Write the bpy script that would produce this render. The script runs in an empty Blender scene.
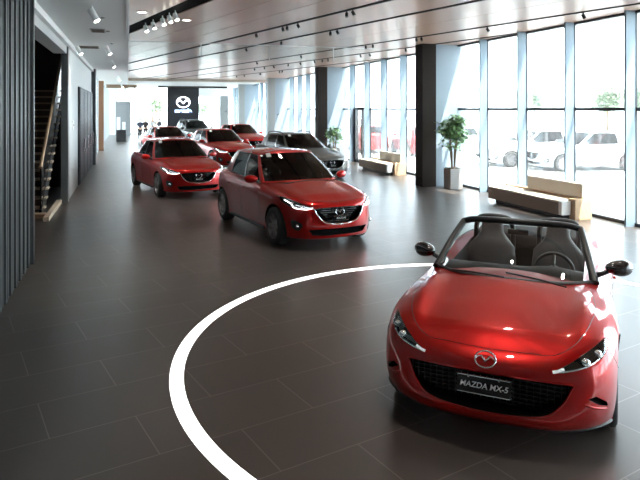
import bpy, bmesh, math, random
import numpy as np
from mathutils import Vector, Matrix
from mathutils.bvhtree import BVHTree
random.seed(7)
sc = bpy.context.scene
COL = sc.collection
PI = math.pi
# ------------------------------------------------------------------ camera, sky, sun, exposure
F, HC, YAW = 610.0, 2.34, math.radians(17.5)
cam_d = bpy.data.cameras.new('camera'); cam = bpy.data.objects.new('camera', cam_d); COL.objects.link(cam)
cam_d.sensor_width = 36; cam_d.lens = F / 640 * 36; cam_d.shift_y = -131 / 640; cam_d.clip_end = 400
cam.location = (0, 0, HC); cam.rotation_euler = (PI / 2, 0, -YAW)
sc.camera = cam
w = bpy.data.worlds.new('sky'); sc.world = w; w.use_nodes = True
bg = w.node_tree.nodes['Background']; bg.inputs['Color'].default_value = (0.80, 0.91, 1.0, 1); bg.inputs['Strength'].default_value = 5.0
sun_d = bpy.data.lights.new('sun', 'SUN'); sun_d.energy = 22; sun_d.angle = math.radians(0.6); sun_d.color = (1, .97, .92)
sun = bpy.data.objects.new('sun', sun_d); COL.objects.link(sun)
sun.rotation_euler = Vector((-.27, .36, -.87)).to_track_quat('-Z', 'Y').to_euler()
sc.view_settings.view_transform = 'Standard'; sc.view_settings.look = 'None'
sc.view_settings.exposure = 1.55; sc.view_settings.gamma = 1; sc.view_settings.use_curve_mapping = False
sc.cycles.max_bounces = 10; sc.cycles.transparent_max_bounces = 24; sc.cycles.use_denoising = True; sc.cycles.use_adaptive_sampling = False
sc.cycles.sample_clamp_indirect = 10.0; sc.cycles.blur_glossy = 1.0; sc.cycles.use_light_tree = False
sc.cycles.denoising_prefilter = 'ACCURATE'; sc.cycles.denoising_input_passes = 'RGB_ALBEDO_NORMAL'

def window_portal(x, y, z, w_, h_, direction):   # tells the renderer where daylight comes in: gives no light of its own
    l = bpy.data.lights.new('daylight_opening', 'AREA'); l.shape = 'RECTANGLE'; l.size = w_; l.size_y = h_; l.cycles.is_portal = True
    o = bpy.data.objects.new('daylight_opening', l); COL.objects.link(o); o.location = (x, y, z); o.rotation_euler = Vector(direction).to_track_quat('-Z', 'Z').to_euler()
window_portal(10.2, 8.0, 2.15, 25, 4.3, (-1, 0, 0)); window_portal(10.2, 40.0, 2.15, 38, 4.3, (-1, 0, 0))
window_portal(4.5, 59.0, 2.15, 11.5, 4.3, (0, -1, 0)); window_portal(-1.8, 43.2, 2.0, 31, 4.1, (1, 0, 0))
# ------------------------------------------------------------------ places in the hall (x right of the hall axis, y along it)
cy, sy = math.cos(YAW), math.sin(YAW)
def hall(xc, yc, z=0): return Vector((xc * cy + yc * sy, -xc * sy + yc * cy, z))
def ceil_pt(px, py, z):
    d = (109 - py) if z > HC else (py - 109); yc = abs(z - HC) * F / d
    return hall((px - 320) / F * yc, yc, z)

# ------------------------------------------------------------------ materials
MATS = {}
def mat(name, color, rough=.5, metal=0, coat=0, spec=.5, emit=0, noise=0, nscale=40, bump=0, coat_rough=.03, ecol=None):
    if name in MATS: return MATS[name]
    m = bpy.data.materials.new(name); m.use_nodes = True; nt = m.node_tree; b = nt.nodes['Principled BSDF']
    b.inputs['Base Color'].default_value = (*color, 1); b.inputs['Roughness'].default_value = rough
    b.inputs['Metallic'].default_value = metal; b.inputs['Coat Weight'].default_value = coat
    b.inputs['Coat Roughness'].default_value = coat_rough; b.inputs['Specular IOR Level'].default_value = spec
    if emit:
        if emit < 12: m.cycles.emission_sampling = 'NONE'
        b.inputs['Emission Color'].default_value = (*(ecol or color), 1); b.inputs['Emission Strength'].default_value = emit
    tc = nt.nodes.new('ShaderNodeTexCoord'); n = nt.nodes.new('ShaderNodeTexNoise'); n.inputs['Scale'].default_value = nscale
    nt.links.new(tc.outputs['Object'], n.inputs['Vector'])
    if noise:
        mx = nt.nodes.new('ShaderNodeMix'); mx.data_type = 'RGBA'
        mx.inputs['A'].default_value = (*[c * (1 - noise) for c in color], 1); mx.inputs['B'].default_value = (*[min(1, c * (1 + noise)) for c in color], 1)
        nt.links.new(n.outputs['Fac'], mx.inputs['Factor']); nt.links.new(mx.outputs['Result'], b.inputs['Base Color'])
    if bump:
        bp = nt.nodes.new('ShaderNodeBump'); bp.inputs['Strength'].default_value = bump; bp.inputs['Distance'].default_value = .01
        nt.links.new(n.outputs['Fac'], bp.inputs['Height']); nt.links.new(bp.outputs['Normal'], b.inputs['Normal'])
    MATS[name] = m; return m
def glass(name, tint, refl=1.0, rough=.0, veil=0):
    m = bpy.data.materials.new(name); m.use_nodes = True; nt = m.node_tree; nt.nodes.clear()
    o = nt.nodes.new('ShaderNodeOutputMaterial'); mx = nt.nodes.new('ShaderNodeMixShader'); t = nt.nodes.new('ShaderNodeBsdfTransparent')
    g = nt.nodes.new('ShaderNodeBsdfGlossy'); f = nt.nodes.new('ShaderNodeFresnel'); f.inputs['IOR'].default_value = 1.5
    mu = nt.nodes.new('ShaderNodeMath'); mu.operation = 'MULTIPLY'; mu.inputs[1].default_value = refl
    t.inputs['Color'].default_value = (*tint, 1); g.inputs['Roughness'].default_value = rough
    nt.links.new(f.outputs[0], mu.inputs[0]); nt.links.new(mu.outputs[0], mx.inputs[0])
    nt.links.new(t.outputs[0], mx.inputs[1]); nt.links.new(g.outputs[0], mx.inputs[2]); nt.links.new(mx.outputs[0], o.inputs[0])
    if veil:  # white translucency mixed into the glass to imitate glare haze
        tl = nt.nodes.new('ShaderNodeBsdfTranslucent'); m2 = nt.nodes.new('ShaderNodeMixShader'); m2.inputs[0].default_value = veil
        nt.links.new(mx.outputs[0], m2.inputs[1]); nt.links.new(tl.outputs[0], m2.inputs[2]); nt.links.new(m2.outputs[0], o.inputs[0])
    MATS[name] = m; return m
RED = mat('soul_red_paint', (.33, .005, .004), .34, .5, .9, spec=.1)
GREY = mat('dark_grey_paint', (.045, .045, .040), .4, .2, .35)
BLKP = mat('black_paint', (.012, .014, .013), .4, .1, .3)
MAROON = mat('deep_red_paint', (.28, .01, .008), .35, .35, 1, spec=.1)
SILVER = mat('silver_paint', (.6, .62, .64), .3, .5, 1)
BLACK = mat('black_plastic', (.012, .012, .013), .45)
GLOSSB = mat('gloss_black', (.006, .006, .007), .12, 0, 1)
RUB = mat('tyre_rubber', (.015, .015, .015), .7, bump=.2, nscale=90)
CHROME = mat('chrome', (.8, .8, .82), .12, 1)
ALLOY = mat('alloy_grey', (.32, .32, .33), .28, .9)
ALLOYD = mat('alloy_dark', (.05, .05, .055), .35, .7)
LAMPR = mat('lamp_reflector', (.75, .78, .8), .15, .9)
LED = mat('lit_daytime_lamp', (1, 1, 1), .3, emit=2.5)
VOID = mat('recess_black', (.004, .004, .004), .9, spec=.08)
INTER = mat('interior_trim', (.016, .016, .017), .7, bump=.1)
SEAT = mat('seat_leather', (.03, .03, .032), .45, bump=.15, nscale=60)
WHITE = mat('white_paint', (.80, .82, .82), .6, noise=.02)
CGLASS = glass('car_glass', (.055, .068, .066), .6)
WGLASS = glass('windscreen_clear', (.80, .84, .83), 1.2)
PANE = glass('window_glass', (.96, .985, .98), .6, veil=.012)
HGLASS = glass('lamp_lens', (.85, .88, .9), 1.5)

# ------------------------------------------------------------------ helpers
def tag(o, label=None, cat=None, group=None, kind=None):
    if label: o['label'] = label
    if cat: o['category'] = cat
    if group: o['group'] = group
    if kind: o['kind'] = kind
    return o
def empty(name, loc=(0, 0, 0), rz=0):
    o = bpy.data.objects.new(name, None); COL.objects.link(o); o.location = loc; o.rotation_euler = (0, 0, rz); o.empty_display_size = .2; return o
def link(name, me, m=None, parent=None, smooth=None):
    if m is not None:
        me.materials.clear()
        for q in (m if isinstance(m, (list, tuple)) else [m]): me.materials.append(q)
    if smooth is not None:
        me.shade_smooth(); me.set_sharp_from_angle(angle=math.radians(smooth))
    o = bpy.data.objects.new(name, me); COL.objects.link(o)
    if parent is not None: o.parent = parent
    return o
def obj(name, bm, m=None, parent=None, smooth=None):
    me = bpy.data.meshes.new(name); bmesh.ops.recalc_face_normals(bm, faces=bm.faces[:]); bm.to_mesh(me); bm.free()
    return link(name, me, m, parent, smooth)
def box(bm, x0, y0, z0, x1, y1, z1, bev=0, M=None):
    g = bmesh.ops.create_cube(bm, size=1)
    T = Matrix.Translation(((x0 + x1) / 2, (y0 + y1) / 2, (z0 + z1) / 2)) @ Matrix.Diagonal((abs(x1 - x0), abs(y1 - y0), abs(z1 - z0), 1))
    if M: T = M @ T
    bmesh.ops.transform(bm, matrix=T, verts=g['verts'])
    if bev:
        es = list({e for v in g['verts'] for e in v.link_edges}); bmesh.ops.bevel(bm, geom=es, offset=bev, segments=3, profile=.5, affect='EDGES')
    return bm
def boxm(*a, **k): return box(bmesh.new(), *a, **k)
def cyl(bm, p0, p1, r0, r1=None, n=16):
    p0, p1 = Vector(p0), Vector(p1); d = p1 - p0
    M = Matrix.Translation((p0 + p1) / 2) @ d.to_track_quat('Z', 'Y').to_matrix().to_4x4()
    bmesh.ops.create_cone(bm, cap_ends=True, segments=n, radius1=r0, radius2=r0 if r1 is None else r1, depth=d.length, matrix=M); return bm
def tube(bm, pts, r, closed=False, n=8, flat=1.0):
    pts = [Vector(p) for p in pts]; N = len(pts); rings = []
    for i, p in enumerate(pts):
        a = pts[(i - 1) % N] if closed or i > 0 else p; b = pts[(i + 1) % N] if closed or i < N - 1 else p
        t = (b - a).normalized(); up = Vector((0, 0, 1)) if abs(t.z) < .9 else Vector((1, 0, 0))
        s = t.cross(up).normalized(); u = s.cross(t); rr = r[i] if isinstance(r, (list, tuple)) else r
        rings.append([bm.verts.new(p + s * (math.cos(k * 2 * PI / n) * rr) + u * (math.sin(k * 2 * PI / n) * rr * flat)) for k in range(n)])
    for i in range(N if closed else N - 1):
        A, B = rings[i], rings[(i + 1) % N]
        for k in range(n): bm.faces.new((A[k], A[(k + 1) % n], B[(k + 1) % n], B[k]))
    if not closed: bm.faces.new(rings[0]); bm.faces.new(rings[-1])
    return bm
def lathe(bm, prof, n=32, axis='y'):
    rings = []
    for (r, h) in prof:
        ring = []
        for k in range(n):
            a = 2 * PI * k / n; c, s = r * math.cos(a), r * math.sin(a)
            ring.append(bm.verts.new((c, h, s) if axis == 'y' else (c, s, h)))
        rings.append(ring)
    for A, B in zip(rings, rings[1:]):
        for k in range(n): bm.faces.new((A[k], A[(k + 1) % n], B[(k + 1) % n], B[k]))
    return bm
def pchip(xs, ys, x):
    xs = np.asarray(xs, float); ys = np.asarray(ys, float); x = np.clip(np.asarray(x, float), xs[0], xs[-1])
    if len(xs) == 1: return np.full_like(x, ys[0])
    h = np.diff(xs); d = np.diff(ys) / h; m = np.zeros_like(ys)
    for i in range(1, len(xs) - 1):
        if d[i - 1] * d[i] > 0:
            w1, w2 = 2 * h[i] + h[i - 1], h[i] + 2 * h[i - 1]; m[i] = (w1 + w2) / (w1 / d[i - 1] + w2 / d[i])
    m[0], m[-1] = d[0], d[-1]
    k = np.clip(np.searchsorted(xs, x, side='right') - 1, 0, len(h) - 1); t = (x - xs[k]) / h[k]
    return (ys[k] * (1 + 2 * t) * (1 - t) ** 2 + m[k] * h[k] * t * (1 - t) ** 2 + ys[k + 1] * t * t * (3 - 2 * t) + m[k + 1] * h[k] * t * t * (t - 1))
def catmull(P, S, closed=False, mirror=False):
    P = [Vector(p) for p in P]; n = len(P); out = []
    def g(i):
        if closed: return P[i % n]
        if i < 0:
            if mirror: v = P[-i].copy(); v[1] = -v[1]; return v
            return P[0] * 2 - P[1]
        if i >= n:
            if mirror: v = P[2 * (n - 1) - i].copy(); v[1] = -v[1]; return v
            return P[-1] * 2 - P[-2]
        return P[i]
    for i in range(n if closed else n - 1):
        a, b, c, d = g(i - 1), g(i), g(i + 1), g(i + 2)
        for s in range(S):
            t = s / S; out.append(.5 * ((2 * b) + (c - a) * t + (2 * a - 5 * b + 4 * c - d) * t * t + (3 * b - a - 3 * c + d) * t ** 3))
    if not closed: out.append(P[-1].copy())
    return out
def copy_tree(o, parent=None):
    c = o.copy(); COL.objects.link(c)
    if parent is not None: c.parent = parent
    for ch in list(o.children): copy_tree(ch, c)
    return c
def boolean(o, cutters):
    for c in cutters:
        md = o.modifiers.new('cut', 'BOOLEAN'); md.operation = 'DIFFERENCE'; md.object = c; md.solver = 'EXACT'
        try: md.material_mode = 'TRANSFER'
        except Exception: pass
    dg = bpy.context.evaluated_depsgraph_get(); dg.update()
    me = bpy.data.meshes.new_from_object(o.evaluated_get(dg)); o.modifiers.clear(); o.data = me
    for c in cutters: bpy.data.objects.remove(c)
    return o

# ------------------------------------------------------------------ car bodies
def ring_body(ctrl, keys, spine, bulge, S=8, LV=3, T=14, inset_x=.38):
    P = catmull([(x, y, 0) for x, y in ctrl], S, mirror=True); n = len(P); us = np.linspace(0, len(ctrl) - 1, n)
    pts = np.array([[p.x, p.y] for p in P]); pts[0, 1] = 0; pts[-1, 1] = 0
    tn = np.gradient(pts, axis=0); tn[0] = (0, 1); tn[-1] = (0, -1); tn /= np.linalg.norm(tn, axis=1)[:, None]
    nrm = np.c_[tn[:, 1], -tn[:, 0]]
    ku = [k[0] for k in keys]; K = len(keys[0][1])
    ins = np.array([pchip(ku, [k[1][l][0] for k in keys], us) for l in range(K)]); zz = np.array([pchip(ku, [k[1][l][1] for k in keys], us) for l in range(K)])
    lv = np.linspace(0, K - 1, (K - 1) * LV + 1); rings = []
    prof = []
    for i in range(n):
        c = catmull([(ins[l, i], zz[l, i], 0) for l in range(K)], LV); prof.append([(v.x, v.y) for v in c])
    NL = len(prof[0])
    bx = np.clip(pts[:, 0], pts[-1, 0] + inset_x + .1, pts[0, 0] - inset_x - .1)
    rings.append([(bx[i], 0, prof[i][0][1]) for i in range(n)])
    for l in range(NL):
        rings.append([(pts[i, 0] - nrm[i, 0] * prof[i][l][0], pts[i, 1] - nrm[i, 1] * prof[i][l][0], prof[i][l][1]) for i in range(n)])
    last = rings[-1]; cx = np.clip(pts[:, 0], pts[-1, 0] + inset_x, pts[0, 0] - inset_x)
    sx, sz = [s[0] for s in spine], [s[1] for s in spine]
    for t in range(1, T + 1):
        q = t / T; r = []
        for i in range(n):
            x = last[i][0] + (cx[i] - last[i][0]) * q; y = last[i][1] * (1 - q)
            zc = float(pchip(sx, sz, x)); z = last[i][2] + (zc - last[i][2]) * (1 - (1 - q) ** 2.0) + bulge(x, y) * min(1, q * 5)
            r.append((x, y, z))
        rings.append(r)
    bm = bmesh.new(); V = []
    for r in rings:
        row = [bm.verts.new(p) for p in r] + [bm.verts.new((p[0], -p[1], p[2])) for p in r[-2:0:-1]]; V.append(row)
    m = len(V[0])
    for A, B in zip(V, V[1:]):
        for k in range(m):
            try: bm.faces.new((A[k], A[(k + 1) % m], B[(k + 1) % m], B[k]))
            except ValueError: pass
    bmesh.ops.remove_doubles(bm, verts=bm.verts[:], dist=.0004)
    bmesh.ops.dissolve_degenerate(bm, edges=bm.edges[:], dist=.0002)
    bmesh.ops.recalc_face_normals(bm, faces=bm.faces[:])
    return bm
class Surf:
    def __init__(s, bm): s.b = BVHTree.FromBMesh(bm)
    def hit(s, a, b, mode, off=0):
        if mode == 'x': o, d = Vector((4, a, b)), Vector((-1, 0, 0))
        elif mode == 'rx': o, d = Vector((-4, a, b)), Vector((1, 0, 0))
        elif mode == 'z': o, d = Vector((a, b, 4)), Vector((0, 0, -1))
        elif mode == 'y': o, d = Vector((a, 3, b)), Vector((0, -1, 0))
        else: o, d = Vector((a, -3, b)), Vector((0, 1, 0))
        p, nn, i, t = s.b.ray_cast(o, d)
        if p is None:
            p, nn, i, t = s.b.find_nearest(o + d * (2.2 if mode in ('x', 'rx') else 2))
        if nn.dot(d) > 0: nn = -nn
        return p + nn * off
    def patch(s, outline, mode, off=.004, rings=6, S=4, edge=-.004, smoothc=True):
        pts = [(v.x, v.y) for v in catmull([(a, b, 0) for a, b in outline], S, closed=True)] if smoothc else outline
        cx = sum(p[0] for p in pts) / len(pts); cy_ = sum(p[1] for p in pts) / len(pts); bm = bmesh.new(); R = []
        for k in range(rings, 0, -1):
            f = k / rings; R.append([bm.verts.new(s.hit(cx + (a - cx) * f, cy_ + (b - cy_) * f, mode, edge if k == rings else off)) for a, b in pts])
        c = bm.verts.new(s.hit(cx, cy_, mode, off)); m = len(pts)
        for A, B in zip(R, R[1:]):
            for k in range(m): bm.faces.new((A[k], A[(k + 1) % m], B[(k + 1) % m], B[k]))
        for k in range(m): bm.faces.new((R[-1][k], R[-1][(k + 1) % m], c))
        return bm
    def strip(s, poly, mode, r=.003, off=0, closed=False, S=8, bm=None, sm=True, flat=1.0):
        P = catmull([(a, b, 0) for a, b in poly], S, closed) if sm else [Vector((a, b, 0)) for a, b in poly]
        return tube(bm or bmesh.new(), [s.hit(p.x, p.y, mode, off) for p in P], r, closed, 6, flat)
def mir(poly): return [(-a, b) for a, b in poly]
def prism(outline, x0, x1, m, mode='x'):
    bm = bmesh.new(); A = [bm.verts.new((x0, a, b) if mode == 'x' else (a, x0, b)) for a, b in outline]; B = [bm.verts.new((x1, a, b) if mode == 'x' else (a, x1, b)) for a, b in outline]
    n = len(A); bm.faces.new(A); bm.faces.new(B[::-1])
    for k in range(n): bm.faces.new((A[k], B[k], B[(k + 1) % n], A[(k + 1) % n]))
    return obj('cutter', bm, m)
def arch_cutter(x, z, r, side, m, y0=.5):
    bm = bmesh.new(); cyl(bm, (x, side * y0, z), (x, side * 1.2, z), r, n=48); return obj('cutter', bm, m)
def make_wheel(parent, x, y, r, wd, rim_mat, spokes, twin):
    s = 1 if y > 0 else -1
    bm = bmesh.new(); h = wd / 2
    lathe(bm, [(r * .66, -h), (r * .72, -h * 1.02), (r * .9, -h * 1.02), (r * .97, -h * .88), (r, -h * .6), (r, h * .6), (r * .97, h * .88), (r * .9, h * 1.02), (r * .72, h * 1.02), (r * .66, h), (r * .64, h * .8), (r * .64, -h * .8), (r * .66, -h)], 48)
    wh = obj('wheel', bm, RUB, parent, 40); wh.location = (x, y, r); 
    bm = bmesh.new(); R = r * .68
    lathe(bm, [(R, h * .95), (R * .96, h * 1.0), (R * .92, h * .85), (R * .9, h * .3), (R * .9, -h * .8), (R * .2, -h * .5)], 48)
    for k in range(spokes):
        for dd in ((-.16, .16) if twin else (0,)):
            a0 = 2 * PI * k / spokes; a1 = a0 + dd; wdt = .020 if twin else .032
            p0 = Vector((math.cos(a0) * R * .16, h * .72, math.sin(a0) * R * .16)); p1 = Vector((math.cos(a1) * R * .93, h * .86, math.sin(a1) * R * .93))
            t = (p1 - p0).normalized(); q = Vector((0, 1, 0)).cross(t).normalized()
            vs = []
            for p, ww in ((p0, wdt * .9), (p1, wdt)):
                for sx_, yy in ((-1, 0), (1, 0), (1, -.03), (-1, -.03)): vs.append(bm.verts.new(p + q * ww * sx_ + Vector((0, yy, 0))))
            for f in ((0, 1, 5, 4), (1, 2, 6, 5), (2, 3, 7, 6), (3, 0, 4, 7), (0, 3, 2, 1), (4, 5, 6, 7)): bm.faces.new([vs[i] for i in f])
    cyl(bm, (0, h * .6, 0), (0, h * .82, 0), R * .2, R * .16, 20)
    rim = obj('rim', bm, rim_mat, wh, 35)
    bm = bmesh.new(); cyl(bm, (0, -h * .3, 0), (0, h * .1, 0), R * .62, n=28); obj('brake_disc', bm, mat('brake_steel', (.18, .18, .18), .4, .8), wh, 40)
    if s < 0: wh.rotation_euler = (0, 0, PI)
    return wh
def emblem_bm(s, mode='x'):
    """winged oval badge in the yz plane, facing +x, unit half-width 1 scaled by s"""
    bm = bmesh.new()
    tube(bm, [(0, math.cos(a) * s, math.sin(a) * s * .82) for a in np.linspace(0, 2 * PI, 33)[:-1]], s * .085, True, 6)
    w_ = [(-.96, -.05), (-.72, .22), (-.42, .30), (-.18, .02), (0, -.22), (.18, .02), (.42, .30), (.72, .22), (.96, -.05)]
    rr = [.05, .08, .10, .10, .10, .10, .10, .08, .05]
    tube(bm, [(0, a * s, b * s) for a, b in w_], [q * s for q in rr], False, 6)
    return bm
def text_bm(s, size, depth, shear=0, bold=0):
    cu = bpy.data.curves.new('t', 'FONT'); cu.body = s; cu.size = size; cu.extrude = depth; cu.align_x = 'CENTER'; cu.align_y = 'CENTER'; cu.shear = shear; cu.offset = bold
    o = bpy.data.objects.new('t', cu); COL.objects.link(o); dg = bpy.context.evaluated_depsgraph_get(); dg.update()
    me = bpy.data.meshes.new_from_object(o.evaluated_get(dg)); bm = bmesh.new(); bm.from_mesh(me)
    bpy.data.objects.remove(o); return bm
def plate(parent, x, z, txt, wd=.36, hg=.15, tilt=-.15, y=0):
    M = Matrix.Translation((x, y, z)) @ Matrix.Rotation(tilt, 4, 'Y')
    pl = obj('number_plate', boxm(-.006, -wd / 2, -hg / 2, .006, wd / 2, hg / 2, .003), GLOSSB if wd > .3 else VOID, parent); pl.matrix_local = M; pl['label'] = 'black plate with silver rim and model name'
    obj('plate_rim', tube(bmesh.new(), [(.006, -wd / 2 + .008, -hg / 2 + .008), (.006, wd / 2 - .008, -hg / 2 + .008), (.006, wd / 2 - .008, hg / 2 - .008), (.006, -wd / 2 + .008, hg / 2 - .008)], .0025 if wd > .3 else .0012, True, 6), CHROME, pl)
    bm = text_bm(txt, wd * (.145 if len(txt) > 7 else .15), .001, .2, .0004); bmesh.ops.transform(bm, matrix=Matrix.Translation((.008, 0, 0)) @ Matrix(((0, 0, 1, 0), (1, 0, 0, 0), (0, 1, 0, 0), (0, 0, 0, 1))), verts=bm.verts)
    obj('plate_lettering', bm, mat('plate_white', (.75, .75, .75), .4) if wd > .3 else mat('plate_pale_grey', (.28, .28, .28), .6), pl)
    for yy in ((-wd * .28, wd * .28) if wd > .3 else ()): obj('plate_bolt', cyl(bmesh.new(), (.004, yy, hg / 2 - .012), (.012, yy, hg / 2 - .012), .008, n=10), CHROME, pl)
def seat(parent, x, y, zb, ztop, wd=.5, mat_=None, name='seat'):
    M = Matrix.Translation((x, y, 0)); mt = mat_ or SEAT
    prof = [(.0, zb, .9), (-.06, zb + (ztop - zb) * .35, 1.0), (-.10, zb + (ztop - zb) * .62, .92), (-.13, zb + (ztop - zb) * .74, .62), (-.145, zb + (ztop - zb) * .82, .46), (-.155, zb + (ztop - zb) * .93, .44), (-.16, ztop, .3)]
    bm = bmesh.new(); R = []
    for dx, z, f in prof:
        th = .07 if f > .5 else .045; R.append([bm.verts.new((x + dx + th * math.cos(a), y + wd / 2 * f * math.copysign(abs(math.sin(a)) ** .6, math.sin(a)), z)) for a in np.linspace(0, 2 * PI, 25)[:-1]])
    for A, B in zip(R, R[1:]):
        for k in range(24): bm.faces.new((A[k], A[(k + 1) % 24], B[(k + 1) % 24], B[k]))
    bm.faces.new(R[0]); bm.faces.new(R[-1])
    return obj(name, bm, mt, parent, 60)
def greenhouse(parent, base, roof, segs, paint, S=6, bow=.03, crown=.035, T=8, pillar=None):
    B = catmull(base, S, mirror=True); R = catmull(roof, S, mirror=True)
    for L in (B, R): L[0].y = 0; L[-1].y = 0
    vs = [0, .05, .2, .35, .5, .65, .8, .93, 1]; n = len(B)
    def pt(i, v):
        p = B[i].lerp(R[i], v); d = Vector((B[i].x - (-.3), B[i].y * 1.8, 0)); d = d.normalized() if d.length else d
        return p + d * bow * 4 * v * (1 - v) * (0.7 if abs(d.x) > .8 else 1)
    G = [[pt(i, v) for i in range(n)] for v in vs]
    def grid(sel, name, m, par, sides=(1, -1), sm=50, extra=None):
        bm = bmesh.new(); cache = {}
        def vv(j, i, s):
            p = G[j][i]; k = (j, i, s if p.y > 1e-6 else 0)
            if k not in cache: cache[k] = bm.verts.new((p.x, p.y * s, p.z))
            return cache[k]
        for j in range(len(vs) - 1):
            for i in range(n - 1):
                if sel(i // S, j):
                    for s in sides: bm.faces.new((vv(j, i, s), vv(j, i + 1, s), vv(j + 1, i + 1, s), vv(j + 1, i, s)))
        if extra: extra(bm, vv)
        return obj(name, bm, m, par, sm)
    isg = lambda k, j: segs[k] in 'wsr' and 0 < j < len(vs) - 2
    def roofcap(bm, vv):
        xs = [R[i].x for i in range(n)]; top = len(vs) - 1
        for s in (1, -1):
            prev = [vv(top, i, s) for i in range(n)]
            for t in range(1, T + 1):
                q = t / T; cur = []
                for i in range(n):
                    cx = min(max(R[i].x, xs[-1] + .25), xs[0] - .25); cz = float(np.interp(cx, [xs[-1], (xs[0] + xs[-1]) / 2, xs[0]], [R[-1].z, (R[0].z + R[-1].z) / 2 + crown, R[0].z]))
                    cur.append(bm.verts.new((R[i].x + (cx - R[i].x) * q, R[i].y * (1 - q) * s, R[i].z + (cz + .012 - R[i].z) * (1 - (1 - q) ** 2))))
                for i in range(n - 1): bm.faces.new((prev[i], prev[i + 1], cur[i + 1], cur[i]))
                prev = cur
        bmesh.ops.remove_doubles(bm, verts=bm.verts[:], dist=.001)
    blackp = lambda k: segs[k] == 'b'
    grid(lambda k, j: not isg(k, j) and not blackp(k), 'roof', paint, parent, extra=roofcap)
    for s in (1, -1): grid(lambda k, j: blackp(k), 'door_pillar', GLOSSB, parent, (s,))
    grid(lambda k, j: isg(k, j) and segs[k] == 'w', 'windscreen', CGLASS, parent)
    grid(lambda k, j: isg(k, j) and segs[k] == 'r', 'rear_window', CGLASS, parent)
    for s in (1, -1):
        run = []
        for k in range(len(segs) + 1):
            if k < len(segs) and segs[k] == 's': run.append(k)
            elif run:
                rr = list(run); grid(lambda q, j, rr=rr: isg(q, j) and q in rr, 'side_window', CGLASS, parent, (s,)); run = []
    # dark trim line around the side glass
    for s in (1, -1):
        ks = [k for k in range(len(segs)) if segs[k] in 'sb']; i0, i1 = ks[0] * S, (ks[-1] + 1) * S
        lo = [G[1][i] for i in range(i0, i1 + 1)]; hi = [G[-2][i] for i in range(i1, i0 - 1, -1)]
        obj('window_trim', tube(bmesh.new(), [Vector((p.x, (p.y + .004) * s, p.z)) for p in lo + hi], .007, True, 6), BLACK, parent)
    # interior: dashboard level deck
    bm = bmesh.new(); ring = [bm.verts.new((p.x * .97 - .01, p.y * .95 * s, p.z + .012)) for s in (1,) for p in B] + [bm.verts.new((p.x * .97 - .01, -p.y * .95, p.z + .012)) for p in B[-2:0:-1]]
    bm.faces.new(ring); obj('interior_deck', bm, INTER, parent)
    return B, R
def mirror_part(parent, x, y, z, m, base, s=1.0):
    sd = 1 if y > 0 else -1
    bm = bmesh.new(); bmesh.ops.create_uvsphere(bm, u_segments=20, v_segments=12, radius=1)
    for v in bm.verts:
        if v.co.x < -.35: v.co.x = -.35
        v.co = Vector((v.co.x * .085 * s + v.co.y * sd * -.03, v.co.y * .115 * s, v.co.z * .072 * s * (1 + .15 * v.co.y * sd)))
    o = obj('wing_mirror', bm, m, parent, 60); o.location = (x, y, z)
    bm = bmesh.new(); tube(bm, [(x - .01, y - sd * .06, z - .03), (x + .01, y - sd * .13, z - .06), (x + .015, y - sd * .2, z - .085)], [.02, .022, .03], n=8)
    obj('mirror_stalk', bm, base, o).matrix_parent_inverse = Matrix.Translation(o.location).inverted()
    return o
def steering(parent, x, y, z, r=.18):
    M = Matrix.Translation((x, y, z)) @ Matrix.Rotation(math.radians(65), 4, 'Y')
    bm = bmesh.new(); tube(bm, [(r * math.cos(a), r * math.sin(a), 0) for a in np.linspace(0, 2 * PI, 33)[:-1]], .016, True, 8)
    bm2 = lathe(bm, [(.001, .02), (.05, .02), (.065, 0), (.06, -.03)], 20, 'z')
    for a in (0.0, 2.3, -2.3): tube(bm, [(.04 * math.cos(a + PI), .04 * math.sin(a + PI), 0), (r * math.cos(a + PI), r * math.sin(a + PI), 0)], .014, n=6)
    bmesh.ops.transform(bm, matrix=M, verts=bm.verts); return obj('steering_wheel', bm, BLACK, parent, 50)

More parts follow.
